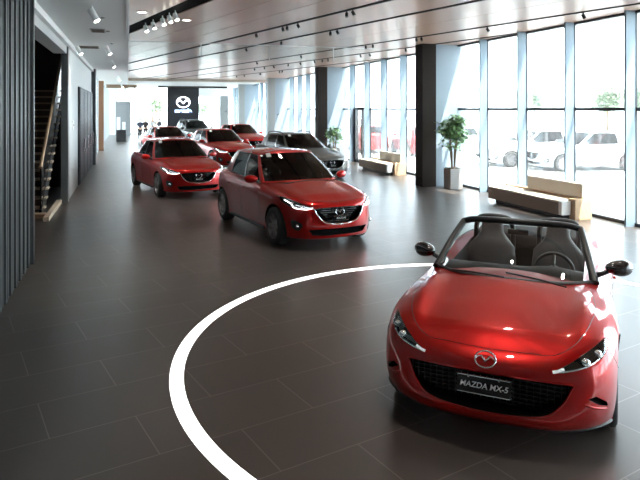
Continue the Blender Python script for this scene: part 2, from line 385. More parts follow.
# ---- family hatchback / saloon / tall estate
def family_car(name, paint, kind='hatch', plate_txt=None, rim=None, sx=1.0, syy=1.0, sz=1.0, lights=True, rails=False):
    X = lambda v: v * sx
    root = empty(name)
    W = syy
    ctrl = [(2.085, 0), (2.075, .2), (2.035, .4), (1.95, .565), (1.80, .69), (1.58, .775), (1.285, .825), (.8, .832), (.3, .838), (-.2, .845), (-.7, .847), (-1.285, .847), (-1.6, .80), (-1.82, .70), (-1.93, .5), (-1.97, .25), (-1.975, 0)]
    rear = 0 if kind != 'sedan' else .28
    ctrl = [((x - rear * max(0, min(1, (-x - 1.2) / .6))) * sx, y * W) for x, y in ctrl]
    Z = lambda l: [(a, b * sz) for a, b in l]
    keys = [(0, Z([(.28, .17), (.07, .18), (.03, .24), (.005, .36), (.0, .50), (.01, .62), (.04, .70), (.11, .745)])),
            (3, Z([(.28, .17), (.06, .18), (.03, .24), (.0, .36), (.0, .50), (.01, .63), (.035, .72), (.10, .775)])),
            (6, Z([(.28, .17), (.05, .18), (.03, .24), (.0, .38), (.0, .56), (.015, .71), (.045, .80), (.11, .865)])),
            (8, Z([(.28, .17), (.06, .18), (.045, .24), (.03, .38), (.012, .60), (.0, .76), (.03, .86), (.09, .925)])),
            (10, Z([(.28, .17), (.06, .18), (.045, .24), (.03, .38), (.012, .60), (.0, .78), (.03, .89), (.09, .955)])),
            (11.5, Z([(.28, .17), (.05, .18), (.03, .24), (.0, .40), (.0, .60), (.0, .78), (.035, .92), (.10, 1.0)])),
            (16, Z([(.28, .22), (.06, .23), (.02, .30), (.0, .45), (.0, .62), (.01, .78), (.03, .92), (.10, 1.0)]))]
    sp = [(-2.4, 1.0), (-1.6, 1.02), (0, 1.0), (.95, .985), (1.3, .93), (1.7, .855), (2.0, .775)]
    sp = [(a * sx, b * sz) for a, b in sp]
    def bul(x, y):
        f = math.exp(-((x / sx - 1.25) / .45) ** 2)
        return sz * (.030 * f * math.exp(-((abs(y) / W - .62) / .10) ** 2) - .012 * math.exp(-((x / sx - 1.3) / .5) ** 2) * math.exp(-((abs(y) / W - .40) / .1) ** 2))
    bm = ring_body(ctrl, keys, sp, bul); S = Surf(bm); body = obj('body', bm, paint, root)
    wr = .31 * (1.0 if sz <= 1.02 else 1.14); wx = 1.285 * sx
    grille = [(-.40, .665), (-.2, .675), (0, .678), (.2, .675), (.40, .665), (.43, .63), (.38, .55), (.27, .46), (.12, .425), (0, .42), (-.12, .425), (-.27, .46), (-.38, .55), (-.43, .63)]
    grille = [(a * W, b * sz) for a, b in grille]
    low = [(a * W, b * sz) for a, b in [(-.52, .335), (-.3, .345), (.3, .345), (.52, .335), (.46, .25), (.3, .235), (-.3, .235), (-.46, .25)]]
    xf = 2.085 * sx
    gs = [(v.x, v.y) for v in catmull([(a, b, 0) for a, b in grille], 3, closed=True)]
    cut = [prism(gs, xf - .17, xf + .3, VOID), prism(low, xf - .16, xf + .3, VOID)] + [arch_cutter(x, wr * 1.03, wr * 1.13, s, VOID) for x in (wx, -wx) for s in (1, -1)]
    boolean(body, cut); body.data.shade_smooth(); body.data.set_sharp_from_angle(angle=math.radians(32))
    base = [(1.02, 0, .985), (.98, .3, .98), (.86, .55, .965), (.64, .70, .945), (.50, .735, .94), (-.15, .757, .955), (-.23, .757, .96), (-.98, .735, .985), (-1.32, .69, 1.0), (-1.60, .60, 1.01), (-1.74, .35, 1.02), (-1.77, 0, 1.02)]
    roof = [(.12, 0, 1.445), (.10, .25, 1.44), (.04, .42, 1.425), (-.05, .515, 1.405), (-.10, .535, 1.40), (-.32, .565, 1.415), (-.38, .565, 1.415), (-.95, .555, 1.405), (-1.12, .54, 1.39), (-1.3, .49, 1.38), (-1.38, .27, 1.39), (-1.40, 0, 1.395)]
    segs = 'wwwpsbsccrr'
    if kind == 'sedan':
        base[7:] = [(-1.02, .73, .985), (-1.30, .68, 1.0), (-1.52, .58, 1.01), (-1.62, .33, 1.02), (-1.65, 0, 1.02)]
        roof[7:] = [(-.78, .545, 1.40), (-.90, .53, 1.385), (-1.02, .48, 1.37), (-1.08, .27, 1.38), (-1.10, 0, 1.385)]
    hz = lambda z: z * sz
    base = [(x * sx, y * W, hz(z) - .008) for x, y, z in base]; roof = [(x * sx, y * W, hz(z)) for x, y, z in roof]
    gB, gR = greenhouse(root, base, roof, segs, paint)
    for x, t in ((.05, 1.27), (-.85, 1.22)):
        for y in (.36, -.36): seat(root, x * sx, y * W, .9 * sz, t * sz, .48)
    steering(root, .45 * sx, .36 * W, 1.02 * sz, .16)
    # grille mesh, chrome wing, badge
    bm = bmesh.new()
    for k in range(7):
        z = (.45 + .033 * k) * sz; hw = (.16 + .036 * k) * W
        box(bm, xf - .12 - .004 * k, -hw, z - .004, xf - .10 - .004 * k, hw, z + .004)
    obj('grille', bm, GLOSSB, root)
    wing = [(.66, .715), (.54, .69), (.44, .655), (.40, .57), (.29, .455), (.13, .415), (0, .408), (-.13, .415), (-.29, .455), (-.40, .57), (-.44, .655), (-.54, .69), (-.66, .715)]
    obj('grille_surround', S.strip([(a * W, b * sz) for a, b in wing], 'x', .010, .004), CHROME, root, 60)
    em = obj('badge', emblem_bm(.078), CHROME, root, 60); em.location = (xf - .045, 0, .60 * sz); em.rotation_euler = (0, -.2, 0)
    plate(root, xf - .01, .50 * sz, plate_txt or 'MAZDA', .28, .085)
    for s in (1, -1):
        q = (lambda L: [(a * s * W, b * sz) for a, b in L])
        hl = q([(.44, .672), (.50, .705), (.60, .748), (.70, .790), (.765, .815), (.785, .77), (.755, .70), (.66, .645), (.54, .640)])
        h = obj('headlight', S.patch(hl, 'x', .004), GLOSSB, root, 60)
        obj('lamp_lens', S.patch(hl, 'x', .014, edge=-.002), HGLASS, h, 60)
        for (a, b) in ((.60, .695), (.69, .73)):
            p = S.hit(a * s * W, b * sz, 'x', .004); bm = bmesh.new(); bmesh.ops.create_uvsphere(bm, u_segments=16, v_segments=8, radius=.026); bmesh.ops.translate(bm, vec=p, verts=bm.verts)
            obj('projector', bm, LAMPR, h, 60)
        obj('daytime_strip', S.strip(q([(.46, .672), (.53, .655), (.62, .657), (.68, .672), (.70, .72), (.74, .765)]), 'x', .007, .010), LED if lights else LAMPR, h, 60)
        fg = q([(.60, .43), (.70, .49), (.73, .45), (.71, .34), (.64, .30), (.60, .36)])
        f = obj('fog_lamp_housing', S.patch(fg, 'x', .004, 4), BLACK, root, 60)
        p = S.hit(.655 * s * W, .39 * sz, 'x', .006); bm = bmesh.new(); bmesh.ops.create_uvsphere(bm, u_segments=14, v_segments=8, radius=.03); bmesh.ops.translate(bm, vec=p, verts=bm.verts)
        obj('fog_lamp', bm, LAMPR, f, 60)
        md = 'y' if s > 0 else '-y'
        bm = bmesh.new()
        dz = lambda L: [(a * sx, b * sz) for a, b in L]
        S.strip(dz([(.62, .90), (.66, .6), (.62, .32), (.5, .24)]), md, .0035, 0, bm=bm)
        S.strip(dz([(-.22, .93), (-.24, .6), (-.22, .26)]), md, .0035, 0, bm=bm)
        S.strip(dz([(-1.02, .95), (-.98, .75), (-.86, .5), (-.80, .3)]), md, .0035, 0, bm=bm)
        S.strip(dz([(.5, .24), (0, .23), (-.8, .27)]), md, .0035, 0, bm=bm)
        obj('door_gap', bm, BLACK, root)
        for hx in (-.08, -.88):
            p = S.hit(hx * sx, .80 * sz, md, .018); obj('door_handle', boxm(p.x - .09, p.y - .012, p.z - .012, p.x + .09, p.y + .012, p.z + .012, .008), paint, root, 60)
        obj('sill_trim', S.strip(dz([(.85, .21), (0, .20), (-.85, .21)]), md, .028, -.01), BLACK, root, 60)
        mirror_part(root, .48 * sx, s * (.90 * W), 1.0 * sz, paint, BLACK, 1.0)
        tl = [(.48 * s * W, .90 * sz), (.66 * s * W, .92 * sz), (.74 * s * W, .88 * sz), (.70 * s * W, .80 * sz), (.5 * s * W, .82 * sz)]
        obj('tail_lamp', S.patch(tl, 'rx', .006), mat('tail_red', (.3, .005, .005), .1, 0, 1), root, 60)
        bm = S.strip([(1.15 * sx, s * .68 * W), (1.5 * sx, s * .66 * W), (1.78 * sx, s * .58 * W), (1.9 * sx, s * .45 * W), (1.965 * sx, s * .2 * W), (1.975 * sx, 0)], 'z', .003, -.0005)
        obj('bonnet_gap', bm, BLACK, root)
        if rails:
            rr = [(x * sx, y * W * s, z) for x, y, z in [(-.15, .53, 1.42 * sz), (-.25, .53, 1.475 * sz), (-.7, .535, 1.485 * sz), (-1.1, .52, 1.465 * sz), (-1.2, .515, 1.40 * sz)]]
            obj('roof_rail', tube(bmesh.new(), [tuple(v) for v in catmull(rr, 4)], .016), BLACK, root, 60)
        for x in (wx, -wx): make_wheel(root, x, s * (.735 * W), wr, .20, rim or ALLOY, 5 if kind == 'sedan' else 8, kind != 'hatch')
    obj('wiper', S.strip([(.99 * sx, -.5 * W), (1.03 * sx, -.1 * W), (1.04 * sx, .3 * W)], 'z', .008, .012), BLACK, root)
    if kind != 'x':
        i = 11; c = [gB[i].lerp(gR[i], v) for v in (.80, .93)]; c2 = [gB[i + 3].lerp(gR[i + 3], v) for v in (.80, .93)]
        bm = bmesh.new(); V = [bm.verts.new((p.x + .035 + e, -p.y, p.z + .022)) for e in (0, .004) for p in (c[0], c2[0], c2[1], c[1])]
        bm.faces.new(V[:4]); bm.faces.new(V[4:][::-1])
        for k in range(4): bm.faces.new((V[k], V[4 + k], V[4 + (k + 1) % 4], V[(k + 1) % 4]))
        obj('price_card', bm, WHITE, root)['label'] = 'white card inside the windscreen'
    return root

# ---- roadster
def roadster():
    root = empty('roadster_car')
    ctrl = [(1.90, 0), (1.892, .2), (1.862, .4), (1.80, .57), (1.69, .72), (1.50, .835), (1.18, .885), (.8, .872), (.4, .842), (0, .838), (-.4, .845), (-.8, .862), (-1.15, .867), (-1.5, .83), (-1.75, .72), (-1.9, .5), (-1.97, .25), (-1.98, 0)]
    keys = [(0, [(.30, .16), (.06, .17), (.0, .22), (.005, .29), (.045, .38), (.06, .48), (.08, .56), (.16, .615)]),
            (2, [(.30, .16), (.06, .17), (.0, .22), (.005, .29), (.04, .38), (.055, .48), (.08, .565), (.155, .625)]),
            (4, [(.30, .16), (.07, .17), (.02, .22), (.005, .30), (.01, .40), (.025, .51), (.06, .605), (.14, .675)]),
            (6, [(.30, .14), (.07, .15), (.03, .2), (.0, .36), (.0, .50), (.015, .62), (.05, .70), (.12, .755)]),
            (8, [(.30, .14), (.07, .15), (.04, .2), (.03, .36), (.015, .52), (.0, .66), (.03, .75), (.09, .80)]),
            (10, [(.30, .14), (.07, .15), (.04, .2), (.03, .36), (.015, .54), (.0, .68), (.03, .78), (.09, .835)]),
            (12, [(.30, .14), (.06, .15), (.03, .2), (.0, .38), (.0, .56), (.01, .70), (.05, .80), (.13, .855)]),
            (17, [(.30, .18), (.07, .20), (.03, .26), (.0, .40), (.0, .55), (.01, .68), (.03, .78), (.10, .84)])]
    spine = [(-2.0, .86), (-1.5, .90), (-.9, .88), (.3, .885), (.7, .865), (1.1, .805), (1.45, .74), (1.7, .675), (1.9, .62)]
    def bul(x, y):
        a = abs(y)
        f = .055 * math.exp(-((x - 1.08) / .55) ** 2) * math.exp(-((a - .655) / .11) ** 2)
        f -= .007 * math.exp(-((x - 1.10) / .6) ** 2) * math.exp(-((a - .42) / .16) ** 2)
        f += .03 * math.exp(-((x + 1.25) / .4) ** 2) * math.exp(-((a - .66) / .14) ** 2)
        return f
    bm = ring_body(ctrl, keys, spine, bul, S=10, T=20); S = Surf(bm); body = obj('body', bm, RED, root)
    mouth = [(-.55, .485), (-.3, .497), (0, .50), (.3, .497), (.55, .485), (.555, .45), (.49, .345), (.36, .275), (0, .255), (-.36, .275), (-.49, .345), (-.555, .45)]
    ms = [(v.x, v.y) for v in catmull([(a, b, 0) for a, b in mouth], 4, closed=True)]
    fogs = [[(s * a, b) for a, b in [(.66, .395), (.71, .405), (.775, .355), (.78, .325), (.73, .345)]] for s in (1, -1)]
    wr = .305
    bmc = boxm(-.98, -.60, .32, .42, .60, 1.4, .10); cc = obj('cutter', bmc, INTER)
    cut = [prism(ms, 1.72, 2.3, VOID), cc] + [prism(f, 1.52, 2.3, VOID) for f in fogs] + [arch_cutter(x, wr * 1.04, wr * 1.12, s, VOID) for x in (1.155, -1.155) for s in (1, -1)]
    boolean(body, cut); body.data.shade_smooth(); body.data.set_sharp_from_angle(angle=math.radians(32))
    # mouth mesh + lip
    bm = bmesh.new()
    for k in range(8):
        z = .275 + k * .03; hw = .34 + .18 * min(1, k / 5); box(bm, 1.74, -hw, z - .003, 1.765, hw, z + .003)
    for k in range(25):
        y = (k - 12) * .045; box(bm, 1.742, y - .002, .265 + max(0, abs(y) - .34) * .6, 1.76, y + .002, .492 - abs(y) * .03)
    obj('grille', bm, BLACK, root)
    obj('mouth_edge', S.strip(mouth, 'x', .006, -.001, closed=True), RED, root, 60)
    lip = [(-.80, .185), (-.6, .180), (-.3, .176), (0, .175), (.3, .176), (.6, .180), (.80, .185)]
    obj('chin_lip', S.strip(lip, 'x', .016, -.002, flat=.7), BLACK, root, 60)
    obj('lip_trim', S.strip([(a, b - .012) for a, b in lip], 'x', .003, .010), ALLOYD, root, 60)
    em = obj('badge', emblem_bm(.072), CHROME, root, 60); p = S.hit(0, .575, 'x', .012); em.location = p; em.rotation_euler = (0, -.75, 0)
    plate(root, 1.885, .425, 'MAZDA MX-5', .37, .13, -.12)
    for s in (1, -1):
        hl = [(s * a, b) for a, b in [(.43, .553), (.52, .597), (.61, .645), (.70, .690), (.76, .712), (.79, .690), (.775, .645), (.715, .607), (.62, .578), (.52, .556)]]
        h = obj('headlight', S.patch(hl, 'x', .003), GLOSSB, root, 60)
        obj('lamp_lens', S.patch(hl, 'x', .012, edge=-.002), HGLASS, h, 60)
        for (a, b, r) in ((.645, .612, .034), (.72, .650, .030)):
            p = S.hit(a * s, b, 'x', -.006); bm = bmesh.new(); bmesh.ops.create_uvsphere(bm, u_segments=20, v_segments=10, radius=r); bmesh.ops.translate(bm, vec=p, verts=bm.verts)
            pj = obj('projector', bm, LAMPR, h, 60)
        obj('lamp_trim', S.strip([(s * a, b) for a, b in [(.48, .556), (.57, .572), (.65, .592), (.72, .620)]], 'x', .007, .006), LAMPR, h, 60)
        obj('indicator', S.strip([(s * a, b) for a, b in [(.44, .556), (.475, .563), (.51, .575)]], 'x', .010, .004), mat('lamp_bright', (.9, .9, .92), .2, .3, emit=.12), h, 60)
        f = obj('intake_fin', S.strip([(s * a, b) for a, b in [(.64, .36), (.70, .335), (.77, .31)]], 'x', .008, 0), RED, root, 60)
        # creases and gaps
        bm = bmesh.new(); md = 'y' if s > 0 else '-y'
        S.strip([(.30, .80), (.34, .6), (.28, .3), (.2, .2)], md, .003, 0, bm=bm); S.strip([(-.82, .80), (-.80, .55), (-.70, .25)], md, .003, 0, bm=bm)
        S.strip([(.2, .2), (-.3, .19), (-.7, .25)], md, .003, 0, bm=bm); obj('door_gap', bm, BLACK, root)
        obj('bumper_gap', S.strip([(s * .80, .64), (s * .83, .58), (s * .85, .52)], 'x', .0025, 0), BLACK, root)
        obj('bonnet_gap', S.strip([(.60, s * .66), (1.0, s * .70), (1.35, s * .66), (1.56, s * .58), (1.68, s * .45), (1.70, s * .3), (1.715, s * .15), (1.72, 0)], 'z', .0028, -.0006), BLACK, root)
        p = S.hit(-.55, .68, md, .014); obj('door_handle', boxm(p.x - .085, p.y - .012, p.z - .012, p.x + .085, p.y + .012, p.z + .012, .008), RED, root, 60)
        mirror_part(root, .27, .885 if s > 0 else -.84, .955, GLOSSB, BLACK, .98)
        tl = [(s * a, b) for a, b in [(.5, .72), (.6, .75), (.70, .72), (.66, .64), (.55, .63)]]
        obj('tail_lamp', S.patch(tl, 'rx', .006), mat('tail_red', (.3, .005, .005), .1, 0, 1), root, 60)
        for x in (1.155, -1.155): make_wheel(root, x, s * .745, wr, .20, ALLOYD, 8, True)
    # windscreen and its frame
    bs = [(.66, 0, .872), (.63, .25, .868), (.54, .49, .86), (.36, .685, .85)]; tp = [(-.16, 0, 1.215), (-.175, .24, 1.212), (-.215, .45, 1.20), (-.27, .565, 1.165)]
    B = catmull(bs, 8, mirror=False); R = catmull(tp, 8); B[0].y = R[0].y = 0
    bm = bmesh.new(); rows = []
    full = [(-1, i) for i in range(len(B) - 1, 0, -1)] + [(1, i) for i in range(len(B))]
    for j in range(9):
        v = j / 8; rows.append([bm.verts.new(Vector((B[i].lerp(R[i], v).x + .05 * v * (1 - v) * 2, s * B[i].lerp(R[i], v).y, B[i].lerp(R[i], v).z + .03 * v * (1 - v) * 2))) for s, i in full])
    for A, C in zip(rows, rows[1:]):
        for k in range(len(full) - 1): bm.faces.new((A[k], A[k + 1], C[k + 1], C[k]))
    coords = [[v.co.copy() for v in r] for r in rows]
    obj('windscreen', bm, WGLASS, root, 60)
    top = coords[-1]; bm = bmesh.new(); tube(bm, [p + Vector((-.01, 0, 0)) for p in top], .033, False, 10, 1.0); o = obj('windscreen_header', bm, mat('frame_black', (.008, .008, .009), .38, spec=.3), root, 60)
    for side in (0, -1):
        pl = [r[side] for r in coords]; bm = bmesh.new(); tube(bm, [pl[0] + (pl[0] - pl[1]) * .5] + pl, [.040] * 2 + [.034] * 8, False, 10); obj('windscreen_pillar', bm, MATS['frame_black'], root, 60)
    obj('scuttle_trim', tube(bmesh.new(), [p + Vector((.015, 0, -.012)) for p in coords[0]], .024, False, 8, .6), BLACK, root, 60)
    for a, b in (((.70, .48), (.62, -.02)), ((.72, -.02), (.60, -.50))):
        p0 = S.hit(*a, 'z', .02); mid = S.hit((a[0] + b[0]) / 2 + .03, (a[1] + b[1]) / 2, 'z', .035); p1 = S.hit(*b, 'z', .03)
        obj('wiper', tube(bmesh.new(), catmull([p0, mid, p1], 6), .008), BLACK, root)
    # cockpit
    bm = bmesh.new(); R_ = []
    for y in np.linspace(-.60, .60, 25):
        hood = .035 * math.exp(-((y - .33) / .17) ** 2)
        R_.append([bm.verts.new(q) for q in ((.50, y, .80), (.42, y, .868 + hood * .3), (.25, y, .872 + hood), (.13, y, .85 + hood * .8), (.10, y, .80), (.13, y, .68), (.22, y, .5))])
    for A, C in zip(R_, R_[1:]):
        for k in range(6): bm.faces.new((A[k], A[k + 1], C[k + 1], C[k]))
    obj('dashboard', bm, INTER, root, 50)
    obj('centre_console', boxm(-.85, -.10, .33, .2, .10, .60, .03), INTER, root, 50)
    for y in (.335, -.335):
        st = seat(root, -.52, y, .42, 1.13, .52, mat('roadster_seat', (.045, .047, .05), .5, bump=.15, nscale=60))
        obj('seat_cushion', boxm(-.55, y - .24, .38, -.02, y + .24, .52, .05), MATS['roadster_seat'], root, 50)
        bm = bmesh.new(); tube(bm, catmull([(-.80, y - .20, .80), (-.80, y - .19, 1.06), (-.80, y - .12, 1.14), (-.80, y + .12, 1.14), (-.80, y + .19, 1.06), (-.80, y + .20, .80)], 5), .028, n=10); obj('roll_hoop', bm, BLACK, root, 60)
    steering(root, .02, .335, .80, .175)
    obj('tonneau', boxm(-1.42, -.58, .80, -.86, .58, .955, .05), mat('soft_top_cloth', (.012, .012, .013), .9, bump=.3, nscale=200), root, 50)
    obj('interior_mirror', boxm(-.10, -.10, 1.10, -.075, .10, 1.155, .012), BLACK, root, 50)
    return root
def place(root, cx, cyy, ang_deg):
    """cx,cyy: car centre right of / ahead of the viewer; ang: heading measured from +X of the viewer's frame"""
    h = hall(cx, cyy); root.location = (h.x, h.y, 0.0); root.rotation_euler = (0, 0, math.radians(ang_deg) - YAW)
#@ROOM
# ------------------------------------------------------------------ the hall
TA = math.radians(14.4)
XW, XL, ZC, ZW, YF, YB = 9.67, -1.45, 4.30, 4.02, 40.7, 58.5
def struct(name, bm, m, parent=None, smooth=None):
    o = obj(name, bm, m, parent, smooth)
    if parent is None: o['kind'] = 'structure'
    return o
def floor_mat():
    m = bpy.data.materials.new('floor_tiles'); m.use_nodes = True; nt = m.node_tree; b = nt.nodes['Principled BSDF']; L = nt.links
    tc = nt.nodes.new('ShaderNodeTexCoord'); mp = nt.nodes.new('ShaderNodeMapping'); mp.vector_type = 'POINT'
    # rows run along the rotated axis
    mp.inputs['Rotation'].default_value = (0, 0, -TA); mp.inputs['Location'].default_value = (-.051, .158, 0)
    L.new(tc.outputs['Object'], mp.inputs['Vector'])
    br = nt.nodes.new('ShaderNodeTexBrick'); br.offset = .5; br.inputs['Scale'].default_value = 1
    br.inputs['Brick Width'].default_value = 1.212; br.inputs['Row Height'].default_value = .606; br.inputs['Mortar Size'].default_value = .005; br.inputs['Mortar Smooth'].default_value = .2
    br.inputs['Color1'].default_value = (.055, .043, .036, 1); br.inputs['Color2'].default_value = (.066, .052, .044, 1); br.inputs['Mortar'].default_value = (.16, .14, .125, 1)
    L.new(mp.outputs[0], br.inputs['Vector'])
    n = nt.nodes.new('ShaderNodeTexNoise'); n.inputs['Scale'].default_value = 3; n.inputs['Detail'].default_value = 6; L.new(tc.outputs['Object'], n.inputs['Vector'])
    mx = nt.nodes.new('ShaderNodeMix'); mx.data_type = 'RGBA'; mx.blend_type = 'MULTIPLY'; mx.inputs['Factor'].default_value = .35
    mr2 = nt.nodes.new('ShaderNodeMapRange'); mr2.inputs['To Min'].default_value = .55; mr2.inputs['To Max'].default_value = 1.35; L.new(n.outputs['Fac'], mr2.inputs['Value'])
    L.new(br.outputs['Color'], mx.inputs['A']); L.new(mr2.outputs[0], mx.inputs['B']); L.new(mx.outputs['Result'], b.inputs['Base Color'])
    mr = nt.nodes.new('ShaderNodeMapRange'); mr.inputs['To Min'].default_value = .29; mr.inputs['To Max'].default_value = .36
    L.new(n.outputs['Fac'], mr.inputs['Value']); L.new(mr.outputs[0], b.inputs['Roughness'])
    bp = nt.nodes.new('ShaderNodeBump'); bp.inputs['Strength'].default_value = .25; bp.inputs['Distance'].default_value = .003; bp.invert = True
    b.inputs['Specular IOR Level'].default_value = .85
    return m
struct('floor', boxm(-5.5, -6, -.3, XW + .35, YB + .4, 0), floor_mat())
def ring_strip(c, r0, r1, z0, z1, n=160):
    bm = bmesh.new(); R = []
    for k in range(n):
        a = 2 * PI * k / n; R.append([bm.verts.new((c.x + r * math.cos(a), c.y + r * math.sin(a), z)) for r, z in ((r0, z0), (r0, z1), (r1, z1), (r1, z0))])
    for k in range(n):
        A, B = R[k], R[(k + 1) % n]
        for j in range(4): bm.faces.new((A[j], A[(j + 1) % 4], B[(j + 1) % 4], B[j]))
    return bm
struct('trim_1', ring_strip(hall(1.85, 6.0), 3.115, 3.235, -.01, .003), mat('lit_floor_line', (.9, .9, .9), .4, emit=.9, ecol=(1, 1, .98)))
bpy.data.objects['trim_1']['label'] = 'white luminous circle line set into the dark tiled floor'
# ceilings
def wood_ceiling():
    m = mat('brown_metal_ceiling', (.40, .26, .195), .34, 0, .10, spec=.38, coat_rough=.12); return m
tdir = Vector((-math.sin(TA), math.cos(TA), 0)); nvec = Vector((math.cos(TA), math.sin(TA), 0))
def from_cam_s(s):  # offset measured in the viewer frame is the same offset along nvec
    return s * .967
def strip_box(bm, s0, s1, z0, z1, x0=0.0, x1=XW, y0=-4, y1=YF):
    """box between offsets s0..s1 along nvec, clipped to the hall rectangle"""
    poly = [nvec * s + tdir * t for s, t in ((s0, -60), (s1, -60), (s1, 90), (s0, 90))]
    poly = [(p.x, p.y) for p in poly]
    for ax, lim, sg in ((0, x0, 1), (0, x1, -1), (1, y0, 1), (1, y1, -1)):
        out = []
        for i in range(len(poly)):
            a, b = poly[i - 1], poly[i]; da, db = sg * (a[ax] - lim), sg * (b[ax] - lim)
            if (da >= 0) != (db >= 0):
                t = da / (da - db); out.append((a[0] + (b[0] - a[0]) * t, a[1] + (b[1] - a[1]) * t))
            if db >= 0: out.append(b)
        poly = out
        if not poly: return False
    A = [bm.verts.new((x, y, z0)) for x, y in poly]; B = [bm.verts.new((x, y, z1)) for x, y in poly]; n = len(A)
    bm.faces.new(A); bm.faces.new(B[::-1])
    for k in range(n): bm.faces.new((A[k], B[k], B[(k + 1) % n], A[(k + 1) % n]))
    return True
slots = [(3.98, .42), (6.86, .15), (8.25, .14), (11.0, .09), (12.65, .08), (14.6, .06)]     # (offset, width) of the black slots
seams = [5.07, 5.9, 9.6]
edges = []; cur = -3.0
cuts = sorted([(s - w_ / 2, s + w_ / 2) for s, w_ in slots] + [(s - .008, s + .008) for s in seams])
bm = bmesh.new()
for a, b in cuts: strip_box(bm, cur, a, ZC, ZC + .25); cur = b
strip_box(bm, cur, 26, ZC, ZC + .25); struct('ceiling', bm, wood_ceiling())
bm = bmesh.new(); strip_box(bm, -3, 26, ZC + .02, ZC + .5, y1=YF); struct('ceiling_void', bm, VOID)
struct('ceiling_left', boxm(-1.75, -5, ZW, 0, YB, ZC + .5), WHITE)
struct('ceiling_rear', boxm(0, YF + .25, ZC, XW + .3, YB, ZC + .5), mat('warm_white', (.62, .62, .6), .6))
struct('trim_2', boxm(0, YF, ZC - .16, XW, YF + .25, ZC + .5), mat('beige_bulkhead', (.45, .40, .34), .6))
struct('trim_3', boxm(-.02, -5, ZW - .012, .03, YF, ZW + .02), mat('edge_trim', (.55, .55, .54), .4))
# left side
def slat_wall():
    bm = bmesh.new(); box(bm, -1.75, -5, 0, -1.48, 10.15, ZC + .5)
    y = -4.9; k = 0
    while y < 10.05:
        wd = [.055, .055, .085, .04][k % 4]; dp = [.09, .07, .10, .06][(k * 7) % 4]; box(bm, -1.49, y, 0, -1.49 + dp, y + wd, ZW - .001); y += wd + .028; k += 1
    box(bm, -1.49, 10.06, 0, -1.35, 10.15, ZW - .001)
    return bm
struct('wall_left', slat_wall(), mat('charcoal_slats', (.075, .08, .08), .45, .2, noise=.15, nscale=3))
GW = mat('grey_plaster', (.58, .60, .60), .7, noise=.03, nscale=4)
bm = bmesh.new(); box(bm, -1.58, 16.75, 0, XL, 27.2, ZC + .5); struct('wall_left_grey', bm, GW)
struct('trim_4', boxm(-1.75, 10.15, 3.72, XL, 16.4, ZC + .3), mat('light_header', (.42, .43, .43), .5))
struct('trim_5', boxm(-1.58, 16.4, 0, -1.42, 16.75, ZC + .3), mat('pillar_grey', (.12, .125, .125), .4, .3))
struct('trim_6', boxm(XL, 10.15, 3.90, -1.36, 28.0, ZW - .001), mat('white_trim', (.7, .7, .7), .5))
struct('trim_7', boxm(-1.75, 27.2, 0, -1.28, 28.0, ZW), mat('dark_pillar', (.06, .07, .075), .4, .3))
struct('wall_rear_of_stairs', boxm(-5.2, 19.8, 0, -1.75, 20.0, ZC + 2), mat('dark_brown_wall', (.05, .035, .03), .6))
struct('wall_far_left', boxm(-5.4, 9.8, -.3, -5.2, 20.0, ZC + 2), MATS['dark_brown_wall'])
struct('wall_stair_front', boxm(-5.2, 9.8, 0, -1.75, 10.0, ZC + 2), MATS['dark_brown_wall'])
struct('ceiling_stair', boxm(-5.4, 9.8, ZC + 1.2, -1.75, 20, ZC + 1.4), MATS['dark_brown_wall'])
# dark slatted doors on the grey wall
for i in range(4):
    y0 = 19.9 + i * 1.75
    d = empty('door_%d' % (i + 2), (XL, y0, 0)); d['kind'] = 'structure'
    bm = bmesh.new(); box(bm, .001, .04, .02, .05, 1.70, 3.02)
    for k in range(8): box(bm, .05, .10 + k * .2, .05, .075, .20 + k * .2, 3.0)
    obj('door_panel', bm, mat('dark_door', (.05, .055, .06), .4, .3), d)
    obj('door_handle', boxm(.08, 1.52, .9, .12, 1.56, 1.4, .01), CHROME, d)
# staircase
st = empty('staircase', (-1.62, 13.9, 0)); tag(st, 'wooden staircase with black side panel behind the opening in the left wall', 'staircase')
WOOD = mat('oak_wood', (.50, .33, .19), .45, noise=.2, nscale=8); WOODL = mat('pale_oak', (.62, .50, .36), .5, noise=.12, nscale=6)
bm = bmesh.new()
for k in range(16): box(bm, -1.75, .55 + k * .28, .16 + k * .178, -.10, .86 + k * .28, .20 + k * .178)
obj('tread', bm, WOODL, st)
bm = bmesh.new()
for k in range(16): box(bm, -1.74, .57 + k * .28, .02 + k * .178, -.2, .59 + k * .28, .16 + k * .178)
obj('riser', bm, mat('riser_brown', (.16, .11, .08), .6), st)
bm = bmesh.new()
for x in (-1.80, -.20):
    V = [bm.verts.new((x + dx, y, z)) for dx in (0, .05) for y, z in ((.45, 0), (.9, 0), (5.2, 2.7), (5.2, 3.1), (.45, .16))]
    bm.faces.new(V[:5]); bm.faces.new(V[5:][::-1])
    for k in range(5): bm.faces.new((V[k], V[5 + k], V[5 + (k + 1) % 5], V[(k + 1) % 5]))
obj('stringer', bm, BLACK, st)
for x in (-.19, -1.78):
    bm = bmesh.new(); V = [bm.verts.new((x + dx, y, z)) for dx in (0, .03) for y, z in ((.5, .1), (5.2, 3.05), (5.2, 3.95), (.5, 1.05))]
    bm.faces.new(V[:4]); bm.faces.new(V[4:][::-1])
    for k in range(4): bm.faces.new((V[k], V[4 + k], V[4 + (k + 1) % 4], V[(k + 1) % 4]))
    obj('balustrade_panel', bm, GLOSSB, st)
    obj('handrail', tube(bmesh.new(), [(x + .015, .46, 1.08), (x + .015, 5.2, 4.0)], .035, n=10), WOOD, st)
obj('plinth', boxm(-.06, -.1, 0, .06, 2.5, .09, .01), WOODL, st); obj('plinth', boxm(-1.8, .25, 0, -.06, .5, .11, .01), WOOD, st)
